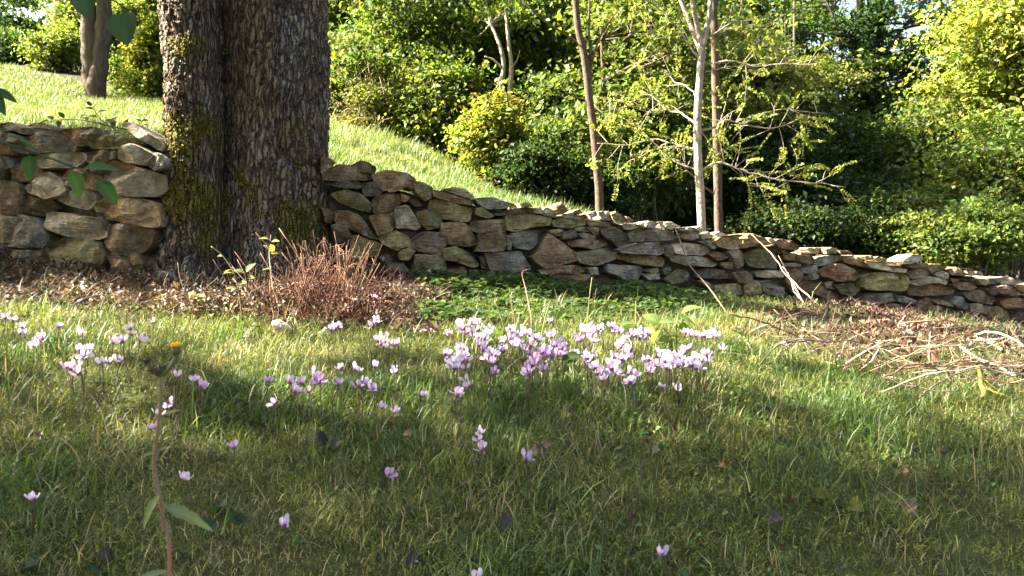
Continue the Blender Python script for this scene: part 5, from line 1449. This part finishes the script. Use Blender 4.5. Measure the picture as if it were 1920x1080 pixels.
# big pale heart leaves beside the drift
g = ground_hit(1262, 660)
for k, (lab, pts, lp) in enumerate([
    ("broad pale green leaf on its stalk left of the heap of prunings", [g, P(1255, 630, g[1]), P(1240, 612, g[1])], [(1, -.6, .5, 1.0), (.95, -.5, -.7, .9)]),
    ("tall stalk with large pale green leaves above the drift's right end", [g + [.02, .03, 0], P(1268, 620, g[1]), P(1272, 590, g[1])], [(1, .8, .5, 1.1), (.95, 1, -.25, .8), (.75, -1, .2, .8), (.6, 1, .1, .7)]),
    ("low pale green leaves in front of the tall pale-leaved stalk", [g + [-.05, -.05, 0], P(1235, 650, g[1]), P(1228, 640, g[1])], [(1, -.2, .5, 1.0), (.8, .6, .2, .9)])]):
    leafy_shoot("broad_leaf_plant", lab, "plant", pts, .0028, lp, .062, (.14, .20, .05), 50 + k, (.14, .16, .05), .8)
g = ground_hit(925, 655)
leafy_shoot("broad_leaf_plant", "green heart-shaped leaves low in the left half of the flower drift", "plant", [g, P(927, 640, g[1]), P(925, 630, g[1])], .0025, [(1, .8, .4, 1), (.9, -.8, .3, 1), (.7, -.5, -.2, .9)], .05, (.10, .16, .04), 54, (.12, .14, .05), .85)
g = ground_hit(1165, 660)
leafy_shoot("broad_leaf_plant", "green leaves among the mauve flowers at the back of the drift", "plant", [g, P(1160, 625, g[1]), P(1158, 612, g[1])], .0025, [(1, .8, .3, 1), (.9, -.8, .4, 1), (.8, 1, -.1, .9)], .055, (.09, .14, .04), 55, (.12, .14, .05), .7)
g = ground_hit(1150, 720)
leafy_shoot("broad_leaf_plant", "dark green hanging leaves below the middle of the drift", "plant", [g, P(1110, 670, g[1] - .1), P(1085, 664, g[1] - .12)], .0025, [(.85, -.9, -.1, 1), (1, -.6, -.5, 1)], .05, (.045, .08, .025), 56, (.06, .07, .03), .6)
# bramble sprig on the left wall
Yw = 3.72
leafy_shoot("bramble_sprig", "dark-leaved bramble sprig trailing over the top of the left wall", "plant",
            [P(245, 245, Yw + .1), P(205, 236, Yw), P(160, 226, Yw - .02), P(120, 224, Yw), P(92, 228, Yw + .02)], .003,
            [(.1, .3, .8, 1), (.2, -.5, .7, 1), (.3, .5, .8, 1.1), (.4, .8, -.2, .9), (.5, -.6, .6, .9), (.6, .5, .5, .8), (.75, -.4, .6, .9), (.85, .3, -.7, .9), (.92, -.6, .5, 1), (.98, -1, -.1, 1)], .042, (.035, .065, .018), 57)
leafy_shoot("bramble_sprig", "upright bramble tip with small dark leaves against the sunny meadow", "plant",
            [P(215, 242, Yw + .12), P(190, 225, Yw + .08), P(178, 208, Yw + .06), P(172, 200, Yw + .05)], .0025,
            [(.3, 1, .2, 1), (.45, -1, .1, 1), (.6, 1, .4, 1), (.75, -1, .3, .9), (.9, .8, .6, .8), (1, -.6, .8, .8)], .04, (.035, .065, .018), 58)
leafy_shoot("bramble_sprig", "small dark-leaved tip beside the slanting pale slab on the left wall", "plant",
            [P(268, 245, Yw), P(264, 236, Yw), P(260, 228, Yw)], .002, [(.5, 1, .2, .9), (.9, .9, .3, 1), (.95, -.4, .8, .8)], .04, (.04, .07, .02), 59)
# nearer shoot reaching into the picture from the left
Yn = 0.95
leafy_shoot("overhanging_shoot", "soft-focus green shoot reaching in from the left in front of the left wall", "plant",
            [np.array([-.95, 1.0, -.62]), np.array([-.85, 1.0, -.1]), P(-150, 250, Yn), P(0, 268, Yn), P(80, 292, Yn), P(150, 318, Yn), P(205, 345, Yn)], .0022,
            [(.62, .2, -.9, 1.0), (.66, -.5, .6, 1.1), (.80, .4, -.9, 1.1), (.86, 1, .15, 1.15), (.93, .8, -.8, 1.15)], .030, (.045, .10, .028), 60, (.05, .06, .03), .55)
leafy_shoot("overhanging_shoot", "soft-focus dark leaf tips at the left edge in front of the meadow", "plant",
            [np.array([-.92, 1.0, -.62]), np.array([-.9, 1.0, .0]), P(-170, 165, Yn), P(-60, 160, Yn), P(-25, 168, Yn)], .0022,
            [(.97, 1, -.25, 1.15), (1, 1, -.7, 1.35)], .032, (.03, .07, .022), 61, (.05, .06, .03), .4)
leafy_shoot("overhanging_twig", "blurred dark leaf hanging in from the top left against the trunk", "plant",
            [np.array([-.95, .9, .62]), P(60, -100, 1.0), P(180, -20, 1.0), P(240, 18, 1.0)], .002, [(1, .15, -1, 1.15), (.6, 0, -1, 1)], .036, (.03, .065, .035), 62, (.04, .05, .03), .95)

# ------------------------------------------------------------------ hairy yellow-flowered weed in the foreground
def hawkweed():
    Y = 0.92; r = np.random.default_rng(63)
    b = np.array([-.385, .90, 0]); b[2] = float(gz(b[0], b[1]))
    root = thing("yellow_weed", "tall hairy reddish stem with narrow leaves and one yellow flower head in the left foreground", "flower", b)
    p = spline([b, P(318, 1080, Y), P(306, 980, Y), P(301, 935, Y), P(290, 890, Y), P(290, 850, Y), P(299, 780, Y), P(302, 735, Y), P(300, 705, Y)], 60)
    tint = np.interp(np.linspace(0, 1, 60)[:, None].repeat(3, 1) * 0 + np.linspace(0, 1, 60)[:, None], [0, 1], [0, 1])
    col = np.array([.36, .17, .10]) * (1 - tint) + np.array([.22, .17, .08]) * tint
    st = MB().tube(p, np.interp(np.linspace(0, 1, 60), [0, .5, 1], [.0022, .0021, .0017]), 8, col)
    for k in range(700):                       # short stiff hairs
        i = r.integers(5, 59); d = norm(r.normal(0, 1, 3) * [1, 1, .4]); a = p[i] + d * .0026
        st.tube(np.array([a, a + d * r.uniform(.002, .004)]), [.00018, .00008], 3, (.45, .40, .28), False)
    st.build("stem", M_STEM, root)
    bs = spline([P(300, 706, Y), P(318, 690, Y), P(329, 672, Y), P(330, 658, Y)], 12)
    MB().tube(bs, np.linspace(.002, .0034, 12), 7, (.12, .13, .06)).build("stem", M_STEM, root)
    c = P(330, 655, Y)
    head = MB(); head.tube(np.array([c - [0, 0, .007], c - [0, 0, .003], c + [0, 0, .003]]), [.0028, .0052, .0048], 10, (.085, .10, .04))
    head.build("bud_cup", M_STEM, root)
    fl = MB()
    for k in range(46):
        a = r.uniform(0, 6.28); rad = np.array([math.cos(a), math.sin(a), 0]); t = np.array([-math.sin(a), math.cos(a), 0]); o_ = r.uniform(.15, .9)
        q0 = c + rad * .002 + [0, 0, .001]; q1 = c + rad * (.002 + .006 * o_) + [0, 0, .0085 - .003 * o_ + r.normal(0, .0006)]
        fl.add(np.array([q0 - t * .0007, q0 + t * .0007, q1 + t * .0013, q1 - t * .0013]), None, [(0, 1, 2, 3)], np.array([.85, .62, .02]) * r.uniform(.85, 1.1))
    fl.build("petals", M_PETAL, root)
    # withered heads at the fork
    for (x, y) in ((276, 682), (284, 694), (306, 693), (298, 700)):
        q = P(x, y, Y); mb = MB()
        mb.tube(np.array([P(300, 708, Y), (q + P(300, 706, Y)) / 2, q]), [.0015, .0015, .002], 5, (.10, .08, .05))
        for k in range(26):
            d = norm(r.normal(0, 1, 3) + [0, 0, .5]); mb.tube(np.array([q, q + d * r.uniform(.003, .007)]), [.0011, .0005], 3, np.array((.07, .05, .035)) * r.uniform(.6, 1.4), False)
        mb.build("withered_head", M_TWIG, root)
    T = np.array((.21, .26, .12))
    for (x, y, ex, ey, L, asp) in ((310, 950, 380, 1020, .052, .26), (303, 925, 262, 980, .036, .30), (318, 1072, 262, 1085, .040, .22), (297, 850, 268, 858, .022, .3), (299, 845, 330, 838, .02, .2),
                                   (303, 780, 345, 770, .028, .16)):
        a = P(x, y, Y); e = P(ex, ey, Y - .02); d = norm(e - a)
        big_leaf(root, a, norm(d + np.array([0, 0, .45 if L > .03 and ex > x else .2])), L * 1.0, asp, T * r.uniform(.9, 1.1), r, M_LEAF, petiole=.03, droop=.55 if L > .03 else .2, serr=.12, up=[-.2, -.7, .8])
hawkweed()

# dark dead flower stalks at the right
def stalk(label, pts, rad, seed, heads, col=(.07, .05, .035), name="dead_stalk"):
    r = np.random.default_rng(seed); p = spline(pts, 26)
    root = thing(name, label, "stalk", p[0])
    MB().tube(p, np.linspace(rad, rad * .5, 26), 5, col).build("stem", M_TWIG, root)
    for f, sz in heads:
        q = p[min(int(f * 25), 25)]; mb = MB()
        for k in range(34):
            d = norm(r.normal(0, 1, 3) + [0, 0, .8]); mb.tube(np.array([q, q + d * sz * r.uniform(.5, 1)]), [sz * .12, sz * .04], 3, np.array((.11, .065, .045)) * r.uniform(.5, 1.5), False)
        mb.build("seed_head", M_TWIG, root)
    return root
g = ground_hit(1170, 1100)
stalk("dark dead stalk with a brown withered head in the shaded grass at the lower right", [g, P(1185, 1000, g[1]), P(1190, 960, g[1]), P(1203, 890, g[1] + .02), P(1212, 828, g[1] + .04)], .0016, 71, [(.45, .012), (1, .009)])
g = ground_hit(1735, 920)
stalk("pair of dark bent stalks with a dark tip in the grass at the right", [g, P(1745, 880, g[1]), P(1760, 850, g[1]), P(1772, 842, g[1])], .0016, 72, [(1, .009)])
g = ground_hit(1690, 960)
stalk("thin upright dark stalk in the shaded grass at the right", [g, P(1705, 880, g[1]), P(1725, 800, g[1]), P(1732, 772, g[1])], .0012, 73, [])
g = ground_hit(1000, 640)
stalk("thin reddish stalk with a curled tip standing before the middle of the wall", [g, P(995, 590, g[1]), P(985, 540, g[1] + .2), P(979, 512, g[1] + .25), P(990, 505, g[1] + .25)], .0016, 74, [], (.28, .16, .10))
g = ground_hit(1000, 700)
for k, (x, y, ex, ey, lab) in enumerate([(955, 640, 928, 565, "pale grass stalk leaning left behind the drift"), (972, 640, 958, 562, "pale yellow grass stalk beside the one leaning left"), (1010, 640, 1032, 562, "pale grass stalk leaning right behind the drift"),
     (1192, 640, 1192, 565, "straight pale grass stalk at the back of the drift"), (1100, 600, 1110, 520, "dry blade against the wall foot")]):
    g = ground_hit(x, y + 20)
    stalk(lab, [g, P((x + ex) / 2, (y + ey) / 2, g[1]), P(ex, ey, g[1])], .0024, 80 + k, [], (.26, .26, .10), "grass_stalk")
g = ground_hit(1372, 600)
stalk("thin dark sapling stem crossing the wall", [g, P(1330, 540, g[1] + .1), P(1292, 495, g[1] + .15), P(1275, 450, g[1] + .15), P(1262, 420, g[1] + .2)], .0042, 90, [], (.15, .12, .08), "leaning_twig")

# ------------------------------------------------------------------ heap of prunings at the right
def stick(label, pts, r0, r1, col, seed, group=None, name="cut_branch", side=0):
    r = np.random.default_rng(seed); p = spline(pts, 22)
    p[2:-2] += .006 * np.stack([fbm(p[2:-2] * 22, seed + q_, 2) for q_ in range(3)], -1)
    o = MB().tube(p, np.linspace(r0 * .85, r1 * .8, 22) * (1 + .08 * vnoise(p * 40, seed)), 7, col)
    for k in range(side):
        i = r.integers(4, 20); d = norm(r.normal(0, 1, 3) * [1, .6, .7] + (p[i + 1] - p[i]) * 20) * r.uniform(.05, .16)
        o.tube(np.array([p[i], p[i] + d * .5 + r.normal(0, .008, 3), p[i] + d]), [r1 * .8, r1 * .6, r1 * .35], 5, col)
    ob = o.build(name, M_TWIG, None, True, origin=p[0])
    return tag(ob, label, "branch", group)
PALE, TAN, RED, GRY = (.38, .30, .205), (.18, .128, .08), (.16, .07, .042), (.105, .082, .06)
def H(px, py, h=.0):
    return ground_hit(px, py, h)
def W(px, py, Y): return P(px, py, Y)
STK = [
 ("long straight reddish stick leaning from the heap up over the wall", [W(1555, 600, 3.85), W(1520, 560, 3.95), W(1480, 520, 4.1), W(1440, 470, 4.25), W(1410, 440, 4.32)], .0052, .0028, (.42, .20, .13), 0),
 ("pale knotty stick leaning on the wall right of the long reddish stick", [W(1560, 598, 3.8), W(1520, 580, 3.9), W(1497, 552, 4.0), W(1478, 515, 4.1), W(1468, 500, 4.15)], .006, .0035, PALE, 2),
 ("dark branch lying along the pale knotty stick's foot", [W(1480, 555, 3.95), W(1500, 578, 3.85), W(1552, 600, 3.75)], .006, .007, (.10, .075, .05), 1),
 ("thick grey branch lying level at the foot of the wall", [W(1555, 596, 3.9), W(1610, 594, 3.95), W(1640, 598, 3.95), W(1690, 600, 3.9)], .012, .006, GRY, 3),
 ("short stubby grey stick at the left end of the heap", [W(1548, 620, 3.6), W(1556, 600, 3.7), W(1560, 590, 3.75)], .012, .009, GRY, 1),
 ("thick white-cut stick end standing in the middle of the heap", [W(1716, 632, 3.25), W(1704, 618, 3.3), W(1695, 612, 3.35)], .011, .0105, (.62, .54, .46), 0),
 ("thin pale stick standing upright left of the white-cut stick", [W(1668, 636, 3.3), W(1688, 605, 3.35), W(1698, 592, 3.4)], .004, .003, PALE, 0),
 ("long pale red stick lying level across the middle of the heap", [W(1560, 672, 2.9), W(1640, 655, 3.0), W(1720, 642, 3.05), W(1800, 640, 3.1), W(1870, 636, 3.15)], .004, .006, (.48, .30, .20), 1),
 ("pale arching stick at the right edge, uppermost of the arcs", [W(1825, 632, 3.4), W(1850, 622, 3.35), W(1880, 626, 3.3), W(1905, 640, 3.25), W(1925, 655, 3.2)], .006, .005, PALE, 0),
 ("pale thick stick curving down to the right edge below the uppermost arc", [W(1832, 633, 3.2), W(1860, 645, 3.15), W(1890, 665, 3.05), W(1935, 690, 2.95)], .0075, .008, PALE, 1),
 ("straight pale stick rising at the right edge", [W(1891, 612, 3.5), W(1905, 635, 3.4), W(1925, 660, 3.3)], .006, .006, PALE, 0),
 ("long pale stick along the front left of the heap", [W(1420, 630, 3.1), W(1450, 652, 2.85), W(1500, 668, 2.75), W(1545, 678, 2.7), W(1600, 698, 2.55), W(1650, 708, 2.5)], .0045, .0055, PALE, 3),
 ("straight white stick lying along the front of the heap", [W(1455, 663, 2.8), W(1510, 670, 2.75), W(1580, 690, 2.6)], .004, .0045, (.58, .50, .40), 1),
 ("pale stick curving level across the front of the heap", [W(1650, 697, 2.6), W(1700, 692, 2.65), W(1760, 690, 2.7), W(1800, 676, 2.8), W(1840, 672, 2.85)], .0045, .0055, PALE, 2),
 ("pale stick slanting down through the front of the heap", [W(1715, 668, 2.9), W(1740, 686, 2.75), W(1790, 700, 2.65), W(1830, 712, 2.55)], .0045, .004, PALE, 1),
 ("pale stick slanting down to the lower right corner of the heap", [W(1798, 648, 3.0), W(1830, 672, 2.85), W(1880, 690, 2.75), W(1940, 720, 2.6)], .006, .005, PALE, 2),
 ("short white stick end sticking out of the grass before the heap", [W(1655, 704, 2.5), W(1680, 712, 2.45), W(1720, 722, 2.4)], .0065, .004, (.55, .47, .36), 0),
 ("short forked pale stick rising from the heap right of the white-cut stick", [W(1700, 614, 3.4), W(1730, 606, 3.45), W(1752, 600, 3.5)], .0045, .003, TAN, 3),
 ("yellow lichen-covered stick standing at the front right of the heap", [W(1845, 745, 2.25), W(1838, 715, 2.3), W(1832, 688, 2.35)], .008, .006, (.30, .30, .04), 2),
 ("pale stick lying level at the back left of the heap", [W(1455, 592, 3.8), W(1500, 594, 3.75), W(1512, 595, 3.75)], .006, .005, PALE, 1),
 ("dark thin branch running out level to the left of the heap", [W(1380, 585, 3.7), W(1440, 592, 3.65), W(1510, 578, 3.8)], .003, .002, (.10, .08, .05), 2),
 ("short thick pale log end lying in the litter below the dry shrub", [H(582, 634, .012), H(600, 624, .02), H(613, 617, .03)], .009, .011, (.27, .25, .17), 0),
]
for i, (lab, pts, r0, r1, col, side) in enumerate(STK):
    stick(lab, pts, r0, r1, col, 600 + i, "branches of the heap of prunings" if i < 21 else None, side=side)
r = np.random.default_rng(64)
for k in range(84):
    px = r.uniform(1430, 1960); lo = np.interp(px, [1400, 1500, 1650, 1920], [640, 665, 705, 735]); py = r.uniform(598, lo)
    px = max(px, 1440)
    h = r.uniform(.01, .09); c = H(px, py, h)
    a = r.normal(0, .5); L = r.uniform(.06, .19); d = np.array([math.cos(a), math.sin(a) * .7, r.normal(0, .2)])
    bend = r.normal(0, .035, 3)
    red = r.random()
    col = RED if red < .35 else (TAN if red < .65 else (GRY if red < .85 else PALE))
    rr = r.uniform(.0013, .0034)
    zone = "at the left end" if px < 1560 else ("left of the white-cut stick" if px < 1700 else ("right of the white-cut stick" if px < 1830 else "at the right edge"))
    lab = "%s %s twig %s of the %s of the prunings heap" % ("short" if L < .12 else "long", {RED: "reddish", TAN: "tan", GRY: "grey-brown", PALE: "bleached"}[col], zone, "back" if py < (598 + lo) / 2 else "front")
    stick(lab, [c - d * L, c - d * L * .3 + bend, c + d * L * .4 + bend, c + d * L], rr, rr * .6, np.array(col) * r.uniform(.8, 1.15), 700 + k, "small twigs of the heap of prunings", name="cut_twig", side=int(r.integers(0, 3)))

# ------------------------------------------------------------------ fallen leaves and single bits
def fallen_leaf(px, py, L, col, label, seed, name="fallen_leaf", asp=.7, h=.03, stand=.4, mat=None):
    r = np.random.default_rng(seed); c = H(px, py, h)
    a = r.uniform(0, 6.28); d = norm(np.array([math.cos(a), math.sin(a) * .6, r.normal(0, .25)]))
    root_up = np.array([r.normal(0, .5), -stand * 1.5, 1.0])
    s = norm(np.cross(d, root_up)); nn = np.cross(s, d); V = []
    for i, v in enumerate(np.linspace(0, 1, 9)):
        wv = L * asp * .5 * math.sin(math.pi * (v * .96 + .02)) ** .7
        wv *= 1 + .18 * (-1) ** i
        for u in (-1, -.5, 0, .5, 1):
            V.append(c + d * (v - .5) * L + s * u * wv + nn * (.30 * wv * u * u - .9 * L * (v - .5) ** 2 + r.normal(0, .02) * L))
    q = [(i * 5 + j, i * 5 + j + 1, (i + 1) * 5 + j + 1, (i + 1) * 5 + j) for i in range(8) for j in range(4)]
    o = MB().add(np.array(V), None, q, col).build(name, mat or M_DRY, None, True, origin=c)
    return tag(o, label, "leaf", "fallen leaves in the grass")
FL = [(600, 820, .05, (.022, .018, .014), "dark rotten leaf left of the middle in the half-shaded grass"), (632, 828, .05, (.05, .035, .022), "dark brown leaf beside the rotten leaf left of the middle"),
      (778, 1045, .055, (.03, .022, .018), "large dark curled leaf near the bottom edge"), (1455, 968, .05, (.07, .05, .04), "upright dark grey-brown leaf in the shaded grass at the right"),
      (1352, 871, .03, (.34, .16, .08), "orange-brown dry leaf in the grass at the right"), (1022, 832, .05, (.16, .10, .06), "upright brown leaf right of the middle"), (1008, 845, .06, (.05, .036, .026), "dark leaf behind the deep pink flower"),
      (1230, 842, .035, (.24, .19, .12), "tan leaf beside the tip of the dead stalk"), (765, 812, .03, (.30, .17, .08), "small orange-brown leaf in the shade edge left of the stacked trio"), (1490, 930, .03, (.22, .07, .03), "rust-red leaf in the shaded grass at the right"),
      (1695, 885, .035, (.26, .14, .10), "pinkish brown leaf among the dark stalks at the right"), (1275, 800, .03, (.20, .12, .07), "small brown leaf in the sunlit grass below the right end of the drift"), (1705, 950, .05, (.14, .09, .06), "brown leaf at the foot of the dark stalks at the right"),
      (880, 900, .045, (.05, .035, .025), "dark brown leaf half buried below the stacked trio"), (950, 975, .07, (.045, .032, .022), "long dark leaf low in the middle foreground"), (505, 690, .03, (.30, .20, .10), "dry leaf in the sunny grass"),
      (200, 1040, .05, (.05, .036, .026), "dark leaf in the lower left grass"), (1060, 775, .045, (.28, .24, .03), "yellow leaf in the sunny grass below the drift"), (75, 815, .04, (.10, .06, .035), "brown leaf in the grass at the left edge")]
for i, (x, y, L, col, lab) in enumerate(FL): fallen_leaf(x, y, L * .70, np.array(col) * .9, lab, 900 + i, h=.024, stand=.9)
for i, (x, y, lab) in enumerate([(410, 950, "dark green ivy leaf, upper of those right of the hairy stem"), (440, 968, "dark green ivy leaf right of the hairy stem's long leaf"), (395, 985, "dark green ivy leaf close beside the hairy stem"),
                                 (190, 1070, "ivy leaf at the bottom edge below the hairy stem"), (55, 1055, "ivy leaf in the lower left corner"), (455, 755, "dark green leaf in the sunny grass left of centre"), (1430, 770, "dark green leaf in the grass at the right")]):
    o = fallen_leaf(x, y, .042, (.025, .06, .03), lab, 950 + i, "ivy_leaf", .85, .02, .2, M_LEAF); o["group"] = "ivy leaves in the grass"
for i, (x, y, L, lab) in enumerate([(1430, 638, .05, "yellow leaf at the left end of the heap of prunings"), (1545, 925, .06, "broad yellow-green leaf in the shaded grass at the right"), (1600, 945, .06, "second yellow-green leaf right of the broad one"), (1905, 715, .06, "yellowing leaf at the right edge under the heap")]):
    o = fallen_leaf(x, y, L * .75, (.15, .16, .03), lab, 970 + i, "yellow_leaf", .7, .03, .5, M_LEAF); o["group"] = "yellow leaves"
# white limestone chip at the edge of the litter
c = H(528, 622, .02)
pw = np.array([P(508, 602, c[1]), P(520, 600, c[1]), P(543, 614, c[1]), P(546, 624, c[1]), P(530, 630, c[1]), P(514, 622, c[1])])
ob = make_stone(pw, np.array([1., 0, 0]), np.array([0, -1., 0]), 'w', None, 4242, depth=.05)
ob.color = (.72, .68, .58, 1)
tag(ob, "white limestone chip lying in the sunny grass below the dry shrub", "stone")
for i, (x, y, s, lab) in enumerate([(300, 520, 16, "grey rubble stone in the gap between the left wall and trunk"), (348, 585, 12, "small pale stone in the litter at the trunk's left foot")]):
    c = H(x, y, .02); a = np.linspace(0, 6.28, 7)[:-1]
    ob = make_stone(np.stack([P(x + s * math.cos(t) * 1.3, y + s * .8 * math.sin(t), c[1]) for t in a]), np.array([1., 0, 0]), np.array([0, -1., 0]), 'g', None, 4250 + i, depth=.08)
    tag(ob, lab, "stone")
